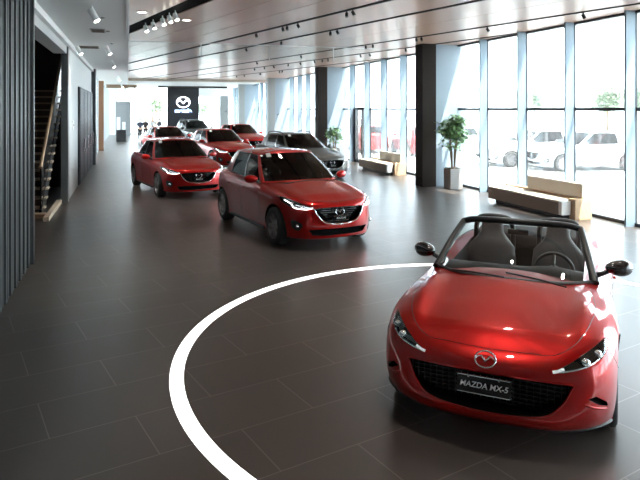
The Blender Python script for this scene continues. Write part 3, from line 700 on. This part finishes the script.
# columns along the window side
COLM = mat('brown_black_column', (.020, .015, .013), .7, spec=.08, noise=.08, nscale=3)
PANELM = mat('blue_white_panel', (.20, .245, .285), .65)
P = 10.5; yc0 = 16.72
cols = [yc0 + (k - 1) * P for k in range(5)]
for i, yc in enumerate(cols):
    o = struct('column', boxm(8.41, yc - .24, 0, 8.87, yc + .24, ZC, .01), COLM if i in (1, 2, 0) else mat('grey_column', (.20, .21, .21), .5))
    struct('wall_return', boxm(8.87, yc - .16, 0, XW + .25, yc + .16, ZC), PANELM)
# window bays
FRM = mat('dark_window_frame', (.035, .04, .045), .4, .4); FIN = mat('pale_blue_fin', (.17, .23, .28), .45)
for i in range(-1, 5):
    a = (cols[i] + .16) if i >= 0 else -4.5; b = (cols[i + 1] - .16) if i + 1 < 5 else YB
    wn = empty('window_%d' % (i + 2), (XW, a, 0)); wn['kind'] = 'structure'; L = b - a
    obj('window_pane', boxm(.10, 0, .06, .115, L, ZC - .02), PANE, wn)
    base_y = [yc0 + (i) * P + k * P / 6 for k in range(1, 6)] if i >= 0 else [yc0 - P + k * P / 6 for k in range(-7, 0)] 
    base_y = [y for y in base_y if a + .2 < y < b - .2]
    if i == -1: base_y = [yc0 - P - k * P / 6 for k in range(1, 6)]
    elif i < 5: base_y = [cols[i] + k * P / 6 for k in range(1, 6) if cols[i] + k * P / 6 < b - .3]
    for y in base_y:
        f = obj('mullion', boxm(-.02, y - a - .03, .0, .02, y - a + .03, ZC), FRM, wn); obj('fin', boxm(-.26, y - a - .022, 0, -.02, y - a + .022, ZC), FIN, f)
    obj('transom', boxm(-.015, 0, 2.30, .06, L, 2.37), FRM, wn)
    obj('window_sill', boxm(-.04, 0, 0, .12, L, .07), FRM, wn); obj('head_rail', boxm(-.03, 0, ZC - .05, .12, L, ZC), FRM, wn)
# glazed door in the second bay
y0 = cols[1] + 4 * P / 6 + .05
d = empty('door_1', (XW, y0, 0)); d['kind'] = 'structure'; L = P / 6 - .1
bm = bmesh.new(); box(bm, -.06, 0, 0, .09, .14, 2.42); box(bm, -.06, L - .14, 0, .09, L, 2.42); box(bm, -.06, .14, 2.28, .09, L - .14, 2.42); obj('door_frame', bm, GLOSSB, d)
bm = bmesh.new(); box(bm, -.03, L / 2 - .07, .0, .05, L / 2 + .07, 2.28); box(bm, -.03, .14, 0, .05, L - .14, .12); obj('door_leaf_frame', bm, GLOSSB, d)
obj('door_handle', tube(bmesh.new(), [(-.10, L / 2 + .12, .8), (-.10, L / 2 + .12, 1.5)], .014), CHROME, d)
# rear end
struct('wall_rear_left', boxm(-1.75, YB, 0, -.9, YB + .3, ZC + .5), WHITE)
struct('wall_rear_top', boxm(6.4, YB - .1, 3.5, XW + .3, YB + .3, ZC + .5), WHITE)
wn = empty('window_7', (-.9, YB, 0)); wn['kind'] = 'structure'
obj('window_pane', boxm(0, .10, .05, 10.5, .115, ZC), PANE, wn)
for k in range(8): obj('mullion', boxm(k * 1.5 - .03, -.02, 0, k * 1.5 + .03, .08, ZC + .3), mat('pale_frame', (.45, .48, .5), .4), wn)
obj('transom', boxm(0, -.015, 2.30, 10.5, .05, 2.36), MATS['pale_frame'], wn); obj('window_sill', boxm(0, -.05, 0, 10.5, .12, .12), FRM, wn)
struct('column', boxm(8.15, 56.4, 0, 8.9, 57.0, 3.55, .01), mat('grey_column', (.20, .21, .21), .5))
# glazed left side further back
wn = empty('window_8', (-1.6, 28.0, 0)); wn['kind'] = 'structure'
obj('window_pane', boxm(0, 0, .05, .015, 30.5, ZW), PANE, wn)
for k in range(16):
    obj('mullion', boxm(-.03, k * 2.0 + .1, 0, .05, k * 2.0 + .17, ZW), MATS['pale_frame'], wn)
struct('column', boxm(-1.6, 36.3, 0, -1.28, 36.55, 3.92, .01), mat('orange_timber', (.20, .10, .05), .45, noise=.15))
struct('trim_8', boxm(-1.4, 44, 3.78, .6, 44.4, ZW), mat('brown_beam', (.22, .15, .1), .5))
struct('wall_rear_grey', boxm(-1.0, 55.6, 0, .25, 55.8, 3.0), mat('grey_partition', (.25, .26, .27), .6))
struct('wall_behind', boxm(-1.75, -5.4, -.3, XW + .3, -5, ZC + .5), mat('plain_wall', (.35, .34, .33), .7))
struct('roof', boxm(-6, -6, ZC + 1.4, XW + .5, YB + .6, ZC + 1.6), mat('roof_grey', (.3, .3, .3), .8))
# sign wall
sg = empty('sign_wall', (4.55, 53.5, 0)); tag(sg, 'tall black freestanding wall with white winged badge and brand lettering', 'sign wall')
obj('panel', boxm(-1.33, 0, 0, 1.33, .35, ZC - .16), mat('sign_black', (.012, .014, .018), .35), sg)
def face_y(bm, x, y, z):
    bmesh.ops.transform(bm, matrix=Matrix.Translation((x, y, z)) @ Matrix(((0, -1, 0, 0), (-1, 0, 0, 0), (0, 0, 1, 0), (0, 0, 0, 1))), verts=bm.verts); return bm
SIGNW = mat('lit_sign_white', (.9, .92, 1), .4, emit=2.2)
bm = emblem_bm(.54)
obj('badge', face_y(bm, 0, -.05, 2.92), SIGNW, sg, 60)
bm = text_bm('mazda', .58, .02, 0, .03)
bmesh.ops.transform(bm, matrix=Matrix.Translation((0, -.03, 2.18)) @ Matrix.Rotation(PI / 2, 4, 'X') @ Matrix.Diagonal((.95, .75, 1, 1)), verts=bm.verts)
obj('lettering', bm, mat('lit_sign_blue_white', (.45, .62, 1), .4, emit=1.6), sg)
t = tag(obj('sign_beam', boxm(2.45, 53.2, ZC - .16, 8.3, 53.9, ZC - .001), GLOSSB), 'long black beam under the rear ceiling above the sign wall', 'beam')
# glass smoke curtain
g = empty('glass_smoke_curtain', (0, 18.1, ZC - .021)); tag(g, 'thin glass smoke curtain hanging across the brown ceiling', 'smoke curtain')
obj('glass_sheet', boxm(.02, -.005, -.46, 8.35, .005, -.02), PANE, g)
obj('top_channel', boxm(.02, -.012, -.02, 8.35, .012, -.001), mat('alu_channel', (.6, .6, .58), .35, .6), g)
for k in range(1, 4): obj('clip', boxm(k * 2.05 - .012, -.012, -.46, k * 2.05 + .012, .012, -.02), MATS['alu_channel'], g)

# ------------------------------------------------------------------ lamps on the ceilings
LAMPON = mat('lamp_glow', (1, .95, .85), .4, emit=12)
def spot_proto(name, m, r=.045, h=.16, lit=False, dr=.10):
    root = empty(name)
    obj('stem', cyl(bmesh.new(), (0, 0, -dr), (0, 0, 0), .012, n=10), m, root)
    a = Vector((.0, -.0, -dr)); b = a + Vector((.25, -.45, -.85)).normalized() * h
    bm = cyl(bmesh.new(), a - (b - a) * .3, b, r, r, 18); hd = obj('lamp_head', bm, m, root, 40)
    obj('lamp_lens_disc', cyl(bmesh.new(), b, b + (b - a).normalized() * .003, r * .8, n=18), LAMPON if lit else mat('unlit_lens', (.25, .25, .24), .3), hd)
    return root
ntr = ['widest', 'second', 'third', 'fourth', 'fifth', 'rearmost']
TR = mat('track_black', (.02, .02, .02), .5)
for k, (s, w_) in enumerate(slots[1:], 1):
    bm = bmesh.new(); strip_box(bm, s - min(.02, w_ / 2.3), s + min(.02, w_ / 2.3), ZC - .02, ZC + .019, x0=.06)
    tag(obj('lighting_track', bm, TR), 'black lighting track in the %s slot of the brown ceiling' % ['', 'first narrow', 'second narrow', 'third narrow', 'fourth narrow', 'fifth narrow, rearmost'][k], 'lighting track')
black_spots = {1: [(277.5, 25.5), (282.5, 24.5), (295, 22), (347.5, 10.5), (353.7, 9), (251, 32)],
               2: [(332.5, 30.5), (338, 29), (278, 40), (241, 47)],
               3: [(371, 45), (379, 44), (302, 54.5), (254, 61), (429, 38), (434.5, 37.3), (500.7, 27.6), (604, 14.6)],
               4: [(250, 67.5), (260, 66.2), (270, 65), (283, 63), (297, 61.5), (309, 59.5), (321, 58.7), (328, 58), (360, 53.7), (369, 52.5), (409, 48)],
               5: [(245, 75.5), (254, 74.7), (272, 73), (275, 73), (297, 71), (300, 70.7)]}
sp0 = spot_proto('track_spotlight', TR, .032, .07, dr=.05); used = False
for k, L in black_spots.items():
    s = slots[k][0]
    for (px, py) in L:
        p = ceil_pt(px, py, ZC); t = p.dot(tdir) - 0
        q = nvec * s + tdir * t
        if q.x > XW - .1 or q.x < .1: continue
        o = sp0 if not used else copy_tree(sp0); used = True
        o.location = (q.x, q.y, ZC - .0205); o.rotation_euler = (0, 0, random.uniform(-1, 1))
        tag(o, 'small black spotlight on the %s narrow slot of the brown ceiling' % ['', 'first', 'second', 'third', 'fourth', 'fifth'][k], 'spotlight', 'black spotlights on the %s narrow ceiling slot' % ['', 'first', 'second', 'third', 'fourth', 'fifth'][k])
w0 = spot_proto('slot_spotlight', WHITE, .045, .12, True); used = False
for (px, py) in [(178, 14.5), (184, 12), (168, 17), (160, 21), (150, 24)]:
    p = ceil_pt(px, py, ZC); q = nvec * 4.0 + tdir * p.dot(tdir)
    o = w0 if not used else copy_tree(w0); used = True; o.location = (q.x, q.y, ZC + .0195)
    tag(o, 'small white lit spotlight inside the wide black ceiling slot', 'spotlight', 'white spotlights in the wide black slot')
w1 = spot_proto('ceiling_spotlight', WHITE, .055, .17, True); used = False
txt = ['nearest the slatted wall', 'just above the air vent', 'right of the air vent', 'behind the air vent', 'farthest back along the left ceiling', 'far back by the dark pillar']
for i, (px, py) in enumerate([(92, 6), (78, 45), (107, 45), (112, 60), (118, 76), (121.5, 84)]):
    p = ceil_pt(px, py, ZW); o = w1 if not used else copy_tree(w1); used = True; o.location = (p.x, p.y, ZW); o.rotation_euler = (0, 0, .6)
    tag(o, 'white cylinder spotlight on the white ceiling, %s' % txt[i], 'spotlight')
for i, (px, py, lab) in enumerate([(103, 17.5, 'beside the nearest white spotlight'), (108, 31, 'midway along the left strip'), (112, 43.5, 'near the ceiling edge behind the vent')]):
    p = ceil_pt(px, py, ZW); bm = lathe(bmesh.new(), [(.001, -.02), (.03, -.018), (.045, 0)], 20, 'z'); o = obj('smoke_detector', bm, mat('grey_cap', (.2, .2, .2), .4)); o.location = (p.x, p.y, ZW)
    tag(o, 'small round grey detector on the white ceiling, ' + lab, 'detector')
for i, (px, py, wd, lab) in enumerate([(89, 47, .5, 'brown slatted air vent in the white ceiling'), (98, 30.3, .3, 'slim pale air vent in the white ceiling nearer than the brown one')]):
    p = ceil_pt(px, py, ZW); v = empty('air_vent', (p.x, p.y, ZW)); tag(v, lab, 'vent')
    obj('vent_frame', boxm(-wd / 2, -.3, -.012, wd / 2, .3, -.001), mat('vent%d' % i, (.22, .18, .12) if i == 0 else (.4, .4, .4), .6), v)
    bm = bmesh.new()
    for k in range(5): box(bm, -wd / 2 + .03, -.25 + k * .11, -.022, wd / 2 - .03, -.20 + k * .11, -.012)
    obj('vent_slat', bm, mat('vent_slat', (.12, .1, .08), .6), v)
# round downlights in the nearest brown panel
for (px, py, lab) in [(142, 12, 'round lit downlight in the brown ceiling beside the white ceiling edge'), (186.5, 20, 'round lit downlight in the brown ceiling right of the wide black slot')]:
    p = ceil_pt(px, py, ZC); o = empty('downlight', (p.x, p.y, ZC)); tag(o, lab, 'downlight')
    obj('bezel', lathe(bmesh.new(), [(.12, 0), (.12, -.012), (.09, -.012), (.085, 0)], 24, 'z'), mat('bezel_grey', (.45, .42, .4), .4), o)
    obj('diffuser', cyl(bmesh.new(), (0, 0, -.006), (0, 0, -.001), .085, n=24), mat('soft_lamp', (1, .95, .88), .4, emit=5), o)
def lamp(x, y, z, e, size=.25, spot=True):
    l = bpy.data.lights.new('spot_glow', 'SPOT'); l.energy = e; l.spot_size = math.radians(85); l.spot_blend = .6; l.shadow_soft_size = size * .3; l.color = (1, .93, .84)
    o = bpy.data.objects.new('spot_glow', l); COL.objects.link(o); o.location = (x, y, z); return o
for (x, y) in [(4.0, 6.0), (2.6, 4.2), (5.2, 4.6), (3.2, 9.5), (3.4, 13), (1.8, 16.5), (4.5, 19), (3.5, 25), (3.0, 31)]:
    lamp(x, y, ZC - .16, 60)
for i, (px, py) in enumerate([(92, 6), (78, 45), (107, 45), (112, 60), (118, 76)]):
    p = ceil_pt(px, py, ZW); lamp(p.x, p.y - .05, ZW - .3, 40)

# ------------------------------------------------------------------ cars
r = roadster(); place(r, 1.915, 5.93, -114.6); tag(r, 'red open two-seat roadster in front, parked on the white floor circle', 'car', 'cars on show in the hall')
hatch = family_car('hatchback_car', RED, 'hatch', 'MAZDA2'); place(hatch, -.66, 12.1, -62.5); hatch.scale = (1.055,) * 3; tag(hatch, 'bright red hatchback in the middle with large black grille, behind the roadster', 'car', 'cars on show in the hall')
sed = family_car('saloon_car', RED, 'sedan', 'MAZDA3', sx=1.065, syy=1.05, sz=.985); place(sed, -4.25, 17.9, -61); sed.scale = (1.03,) * 3; tag(sed, 'red saloon on the left with lit headlamps, nearest the corridor', 'car', 'cars on show in the hall')
gr = family_car('estate_car', GREY, 'hatch', 'MAZDA6', sx=1.14, syy=1.06, sz=1.03, rails=True); place(gr, -.75, 21.6, -60.3); tag(gr, 'dark grey car with black roof rails behind the middle red hatchback', 'car', 'cars on show in the hall')
su = family_car('crossover_car', RED, 'hatch', 'CX-3', sx=1.06, syy=1.05, sz=1.05); place(su, -4.15, 25.3, -60.3); tag(su, 'red crossover partly hidden between the red saloon and the middle hatchback', 'car', 'cars on show in the hall')
def repaint(root, m):
    for o in root.children:
        if o.type == 'MESH':
            for i, s_ in enumerate(o.material_slots):
                if s_.material in (RED, MAROON, GREY, BLKP): s_.link = 'OBJECT'; s_.material = m
c = copy_tree(hatch); place(c, -4.3, 33.2, -60.3); tag(c, 'red hatchback farthest right at the back, beside the window columns', 'car', 'cars on show in the hall')
c = copy_tree(sed); place(c, -7.65, 30.5, -60.3); repaint(c, MAROON); tag(c, 'deep red saloon far left at the back, beside the group of people', 'car', 'cars on show in the hall')
c = copy_tree(gr); place(c, -8.15, 39.6, -60.3); c.scale = (1, 1, 1.10); repaint(c, BLKP); tag(c, 'black tall estate in front of the black sign wall', 'car', 'cars on show in the hall')
# parked outside
outs = [(10.0 * .5, 32.0, 100, RED, 'red hatchback parked outside beyond the glazed door'), (2.6, 34.5, 100, RED, 'red hatchback parked outside left of the glazed door'),
        (7.0, 32, 100, SILVER, 'silver hatchback parked outside behind the potted tree'), (10.4, 24.2, 190, SILVER, 'silver hatchback parked outside beyond the nearest windows, right of the bench'), (9.0, 26.0, 190, mat('white_car', (.75, .76, .78), .3, 0, 1), 'white hatchback parked outside beyond the nearest windows, left of the silver one')]
for (a, b, ang, m, lab) in outs:
    c = copy_tree(hatch); place(c, a, b, ang); c.location.z = -.05; repaint(c, m); tag(c, lab, 'car', 'cars parked outside')

# windscreen stickers
def sticker(root, x, y, z, sx_, sz_, lab): 
    pass

# ------------------------------------------------------------------ benches
FAB = mat('taupe_fabric', (.25, .215, .18), .85, bump=.2, nscale=300); FABL = mat('cream_fabric', (.58, .53, .44), .85, bump=.2, nscale=300)
def bench():
    root = empty('bench')
    obj('plinth', boxm(.10, .08, 0, .62, 2.85, .10), mat('plinth_black', (.03, .03, .03), .5), root)
    obj('seat_base', boxm(0, .12, .09, .66, 3.05, .36, .015), FAB, root)
    obj('seat_top', boxm(-.005, .10, .361, .50, 3.06, .395, .012), FABL, root)
    obj('end_block', boxm(0, 0, .10, .24, .115, .385, .008), mat('white_end', (.7, .7, .68), .5), root)
    obj('end_panel', boxm(.25, -.12, 0, .68, .11, .44, .008), WOOD, root)
    bm = boxm(.50, -.02, .44, .68, 2.05, .74, .03); obj('backrest', bm, FABL, root)
    obj('rear_shelf', boxm(.51, .115, .362, .68, 3.05, .435, .005), WOOD, root)
    return root
b = bench(); b.scale = (1, .9, 1); b.location = (8.70, 10.7, 0); tag(b, 'long taupe bench with cream backrest behind the roadster, before the nearest windows', 'bench', 'window benches')
b2 = copy_tree(b); b2.location = (8.70, 19.75, 0); tag(b2, 'taupe bench with cream backrest beyond the thick brown column, near the glazed door', 'bench', 'window benches')

# ------------------------------------------------------------------ plants
LEAF = mat('leaf_green', (.20, .33, .14), .5, noise=.5, nscale=6); BARK = mat('bark', (.20, .14, .09), .8, noise=.3)
def leaves(bm, c, rad, n, size, flat=.8):
    for _ in range(n):
        while True:
            v = Vector((random.uniform(-1, 1), random.uniform(-1, 1), random.uniform(-1, 1)))
            if v.length < 1: break
        p = Vector(c) + Vector((v.x * rad, v.y * rad, v.z * rad * flat)); a = random.uniform(0, 2 * PI); t = Vector((math.cos(a), math.sin(a), random.uniform(-.9, .3))).normalized()
        s = t.cross(Vector((0, 0, 1))).normalized() * size * .3; q = size * random.uniform(.7, 1.2); dz = Vector((0, 0, size * .08))
        V = [bm.verts.new(x) for x in (p, p + t * q * .5 + s + dz, p + t * q, p + t * q * .5 - s + dz)]; bm.faces.new(V)
def potted_tree(name, h, rad, n, pot=(.42, .55)):
    root = empty(name)
    bm = boxm(-pot[0] / 2, -pot[0] / 2, 0, pot[0] / 2, pot[0] / 2, pot[1], .01); p_ = obj('planter', bm, mat('planter_grey', (.28, .27, .26), .5), root)
    obj('soil', boxm(-pot[0] / 2 + .03, -pot[0] / 2 + .03, pot[1], pot[0] / 2 - .03, pot[0] / 2 - .03, pot[1] + .015), mat('soil', (.05, .035, .025), .9), root)
    bm = bmesh.new(); tops = []
    for k in range(4):
        a = k * 1.6; c = [(.05 * math.cos(a), .05 * math.sin(a), pot[1]), (.09 * math.cos(a + .5), .09 * math.sin(a + .5), pot[1] + (h - pot[1]) * .35), (rad * .45 * math.cos(a), rad * .45 * math.sin(a), h * (.72 + .05 * k))]
        tube(bm, catmull(c, 4), [.028, .027, .026, .024, .022, .02, .018, .015, .012], n=8); tops.append(c[2])
    obj('trunk', bm, BARK, root, 60); bm = bmesh.new()
    for k, c in enumerate(tops): leaves(bm, c, rad * .62, n // 6, .17)
    for k in range(4): leaves(bm, (random.uniform(-.3, .3) * rad, random.uniform(-.3, .3) * rad, h * (.62 + .1 * k)), rad * (.8 - .1 * k), n // 9, .17)
    obj('foliage', bm, LEAF, root); return root
p = potted_tree('potted_tree', 2.2, .45, 1000, (.40, .60)); q = hall(3.92, 18.15); p.location = (9.10, q.y - .25, 0); tag(p, 'tall leafy green tree in a square grey planter beside the thick brown column', 'potted plant')
p = potted_tree('potted_shrub', 1.55, .40, 350); p.location = (8.95, 26.2, 0); tag(p, 'small potted green shrub behind the grey car by the second column', 'potted plant')
# kiosk at the far left
k = empty('display_stand', (-.45, 46.2, 0)); tag(k, 'black display stand with white leaflets far down the left corridor', 'display stand')
obj('cabinet', boxm(-.33, -.25, 0, .33, .25, .85, .02), BLACK, k); obj('leaflet_rack', boxm(-.30, -.1, .85, -.06, .02, 1.75, .01), WHITE, k); obj('leaflet_rack', boxm(.08, -.1, .85, .30, .02, 1.4, .01), WHITE, k)
k = empty('wall_switch', (XL + .001, 18.0, 1.9)); tag(k, 'small white control box on the grey wall before the dark doors', 'control box')
obj('cover', boxm(0, -.14, -.12, .03, .14, .12, .01), WHITE, k); obj('button', boxm(.03, -.05, -.03, .036, .05, .03, .003), LAMPR, k)

# ------------------------------------------------------------------ people
def skin_mesh(name, verts, edges, radii, m, parent=None, root_i=0, sub=2):
    me = bpy.data.meshes.new(name); me.from_pydata(verts, edges, []); o = bpy.data.objects.new(name, me); COL.objects.link(o)
    sk = o.modifiers.new('s', 'SKIN'); sk.use_smooth_shade = True
    for i, r_ in enumerate(radii): me.skin_vertices[0].data[i].radius = r_ if isinstance(r_, tuple) else (r_, r_)
    me.skin_vertices[0].data[root_i].use_root = True
    sb = o.modifiers.new('u', 'SUBSURF'); sb.levels = sub; sb.render_levels = sub
    dg = bpy.context.evaluated_depsgraph_get(); dg.update(); m2 = bpy.data.meshes.new_from_object(o.evaluated_get(dg)); o.modifiers.clear(); o.data = m2
    m2.materials.clear(); m2.materials.append(m); m2.shade_smooth()
    if parent is not None: o.parent = parent
    return o
SKIN = mat('skin', (.45, .28, .20), .6); HAIR = mat('dark_hair', (.02, .015, .012), .6)
def person(h, shirt, trousers, long=False, stride=.08, arm=.12):
    s = h / 1.72
    V = [(0, 0, .95), (0, 0, 1.12), (0, .0, 1.32), (0, 0, 1.43), (0, .01, 1.50), (0, .015, 1.60), (0, .01, 1.68),
         (.17, 0, 1.39), (.21, .02, 1.12), (.23, arm, .88), (.235, arm + .04, .80), (-.17, 0, 1.39), (-.22, 0, 1.12), (-.22, .05, .88), (-.22, .07, .80),
         (.09, 0, .86), (.10, stride, .48), (.10, stride * .4, .09), (.11, stride * .4 + .16, .04), (-.09, 0, .86), (-.10, -stride * .5, .48), (-.10, -stride, .09), (-.11, -stride + .16, .04)]
    E_ = [(0, 1), (1, 2), (2, 3), (3, 4), (4, 5), (5, 6), (2, 7), (7, 8), (8, 9), (9, 10), (2, 11), (11, 12), (12, 13), (13, 14), (0, 15), (15, 16), (16, 17), (17, 18), (0, 19), (19, 20), (20, 21), (21, 22)]
    R_ = [(.13, .10), (.12, .09), (.15, .10), .06, .05, (.078, .09), (.07, .08), .055, .043, .032, .03, .055, .043, .032, .03, .085, .055, .038, .035, .085, .055, .038, .035]
    V = [tuple(c * s for c in v) for v in V]
    b_ = skin_mesh('person', V, E_, R_, SKIN)
    idx = [0, 1, 2, 3, 7, 8, 11, 12]; mp = {a: i for i, a in enumerate(idx)}
    skin_mesh('shirt', [V[i] for i in idx], [(mp[a], mp[c]) for a, c in E_ if a in mp and c in mp], [tuple(x + .018 for x in (R_[i] if isinstance(R_[i], tuple) else (R_[i],) * 2)) if i != 3 else (.06, .06) for i in idx], shirt, b_)
    idx = [0, 15, 16, 17, 19, 20, 21]; mp = {a: i for i, a in enumerate(idx)}
    skin_mesh('trousers', [V[i] for i in idx], [(mp[a], mp[c]) for a, c in E_ if a in mp and c in mp], [tuple(x + .014 for x in (R_[i] if isinstance(R_[i], tuple) else (R_[i],) * 2)) for i in idx], trousers, b_)
    bm = bmesh.new(); bmesh.ops.create_uvsphere(bm, u_segments=16, v_segments=12, radius=1)
    bmesh.ops.transform(bm, matrix=Matrix.Translation((0, -.012 * s, 1.635 * s)) @ Matrix.Diagonal((.088 * s, .105 * s, .105 * s, 1)), verts=bm.verts)
    bmesh.ops.delete(bm, geom=[v for v in bm.verts if v.co.y > .03 * s and v.co.z < 1.66 * s], context='VERTS')
    obj('hair', bm, HAIR, b_, 60); return b_
cloth = lambda n_, c: mat(n_, c, .85)
ppl = [(140.0, 141, 1.66, cloth('navy_cloth', (.03, .035, .06)), cloth('black_cloth', (.02, .02, .022)), .3, 'person in dark clothes standing leftmost of the group at the back'),
       (145.5, 140.5, 1.64, cloth('dark_cloth', (.04, .03, .03)), cloth('black_cloth', (.02, .02, .022)), 2.8, 'person in dark top standing second from left in the group'),
       (152.5, 139.5, 1.76, cloth('white_cloth', (.6, .58, .58)), cloth('grey_cloth', (.2, .2, .22)), 3.4, 'person in pale top standing third from left, tallest of the group'),
       (159.5, 139.5, 1.62, cloth('charcoal_cloth', (.05, .05, .06)), cloth('black_cloth', (.02, .02, .022)), 2.2, 'person in charcoal top standing rightmost of the group behind the red car')]
for (px, py, h, a, b_, rz, lab) in ppl:
    q = ceil_pt(px, py, 0); o = person(h, a, b_); o.location = (q.x, q.y, 0); o.rotation_euler = (0, 0, rz); tag(o, lab, 'person', 'people standing at the back')

# ------------------------------------------------------------------ outside
struct('ground', boxm(-90, -70, -.4, 130, 170, -.32), mat('pale_paving', (.50, .50, .48), .8, noise=.1, nscale=.5))
struct('ground_kerb', boxm(XW + .36, -20, -.32, 60, 90, -.05), mat('pale_paving_2', (.55, .55, .53), .8, noise=.08, nscale=.6))
struct('ground_rear', boxm(-30, YB + .42, -.32, XW + .35, 120, -.05), MATS['pale_paving_2'])
def tree(h, rad, n):
    root = empty('street_tree'); bm = bmesh.new(); tube(bm, catmull([(0, 0, 0), (.08, .05, h * .35), (0, 0, h * .75)], 4), [.17, .16, .15, .14, .13, .12, .10, .08, .05], n=8)
    for k in range(5): a = k * 1.3; tube(bm, [(0, 0, h * (.38 + .05 * k)), (rad * .6 * math.cos(a), rad * .6 * math.sin(a), h * (.62 + .05 * k))], [.06, .02], n=6)
    obj('trunk', bm, BARK, root, 60); bm = bmesh.new()
    for k in range(9): a = k * 2.4; rr = rad * .62 * (k % 3) / 2; leaves(bm, (rr * math.cos(a), rr * math.sin(a), h * (.60 + .04 * k)), rad * .55, n // 9, .45)
    obj('crown', bm, mat('street_leaf', (.28, .36, .22), .6, noise=.4, nscale=2), root); return root
t0 = tree(4.6, 2.0, 1500); first = True
spots = [(47, 5), (44, 13), (50, 20), (45, 28), (49, 36), (44, 43), (48, 52), (46, 62), (52, 72), (50, 12), (4, 92), (-4, 90), (11, 94), (-11, 92), (18, 90)]
names = ['far right', 'right']
for i, (x, y) in enumerate(spots):
    o = t0 if first else copy_tree(t0); first = False; o.location = (x, y, -.05 if y < 90 and x > -30 else -.4); o.rotation_euler = (0, 0, i * 1.1); s_ = .85 + .3 * random.random(); o.scale = (s_, s_, s_)
    tag(o, 'leafy street tree outside, beyond the %s windows' % ('side' if y < 60 else 'rear end'), 'tree', 'street trees beyond the %s windows' % ('side' if y < 60 else 'rear'))
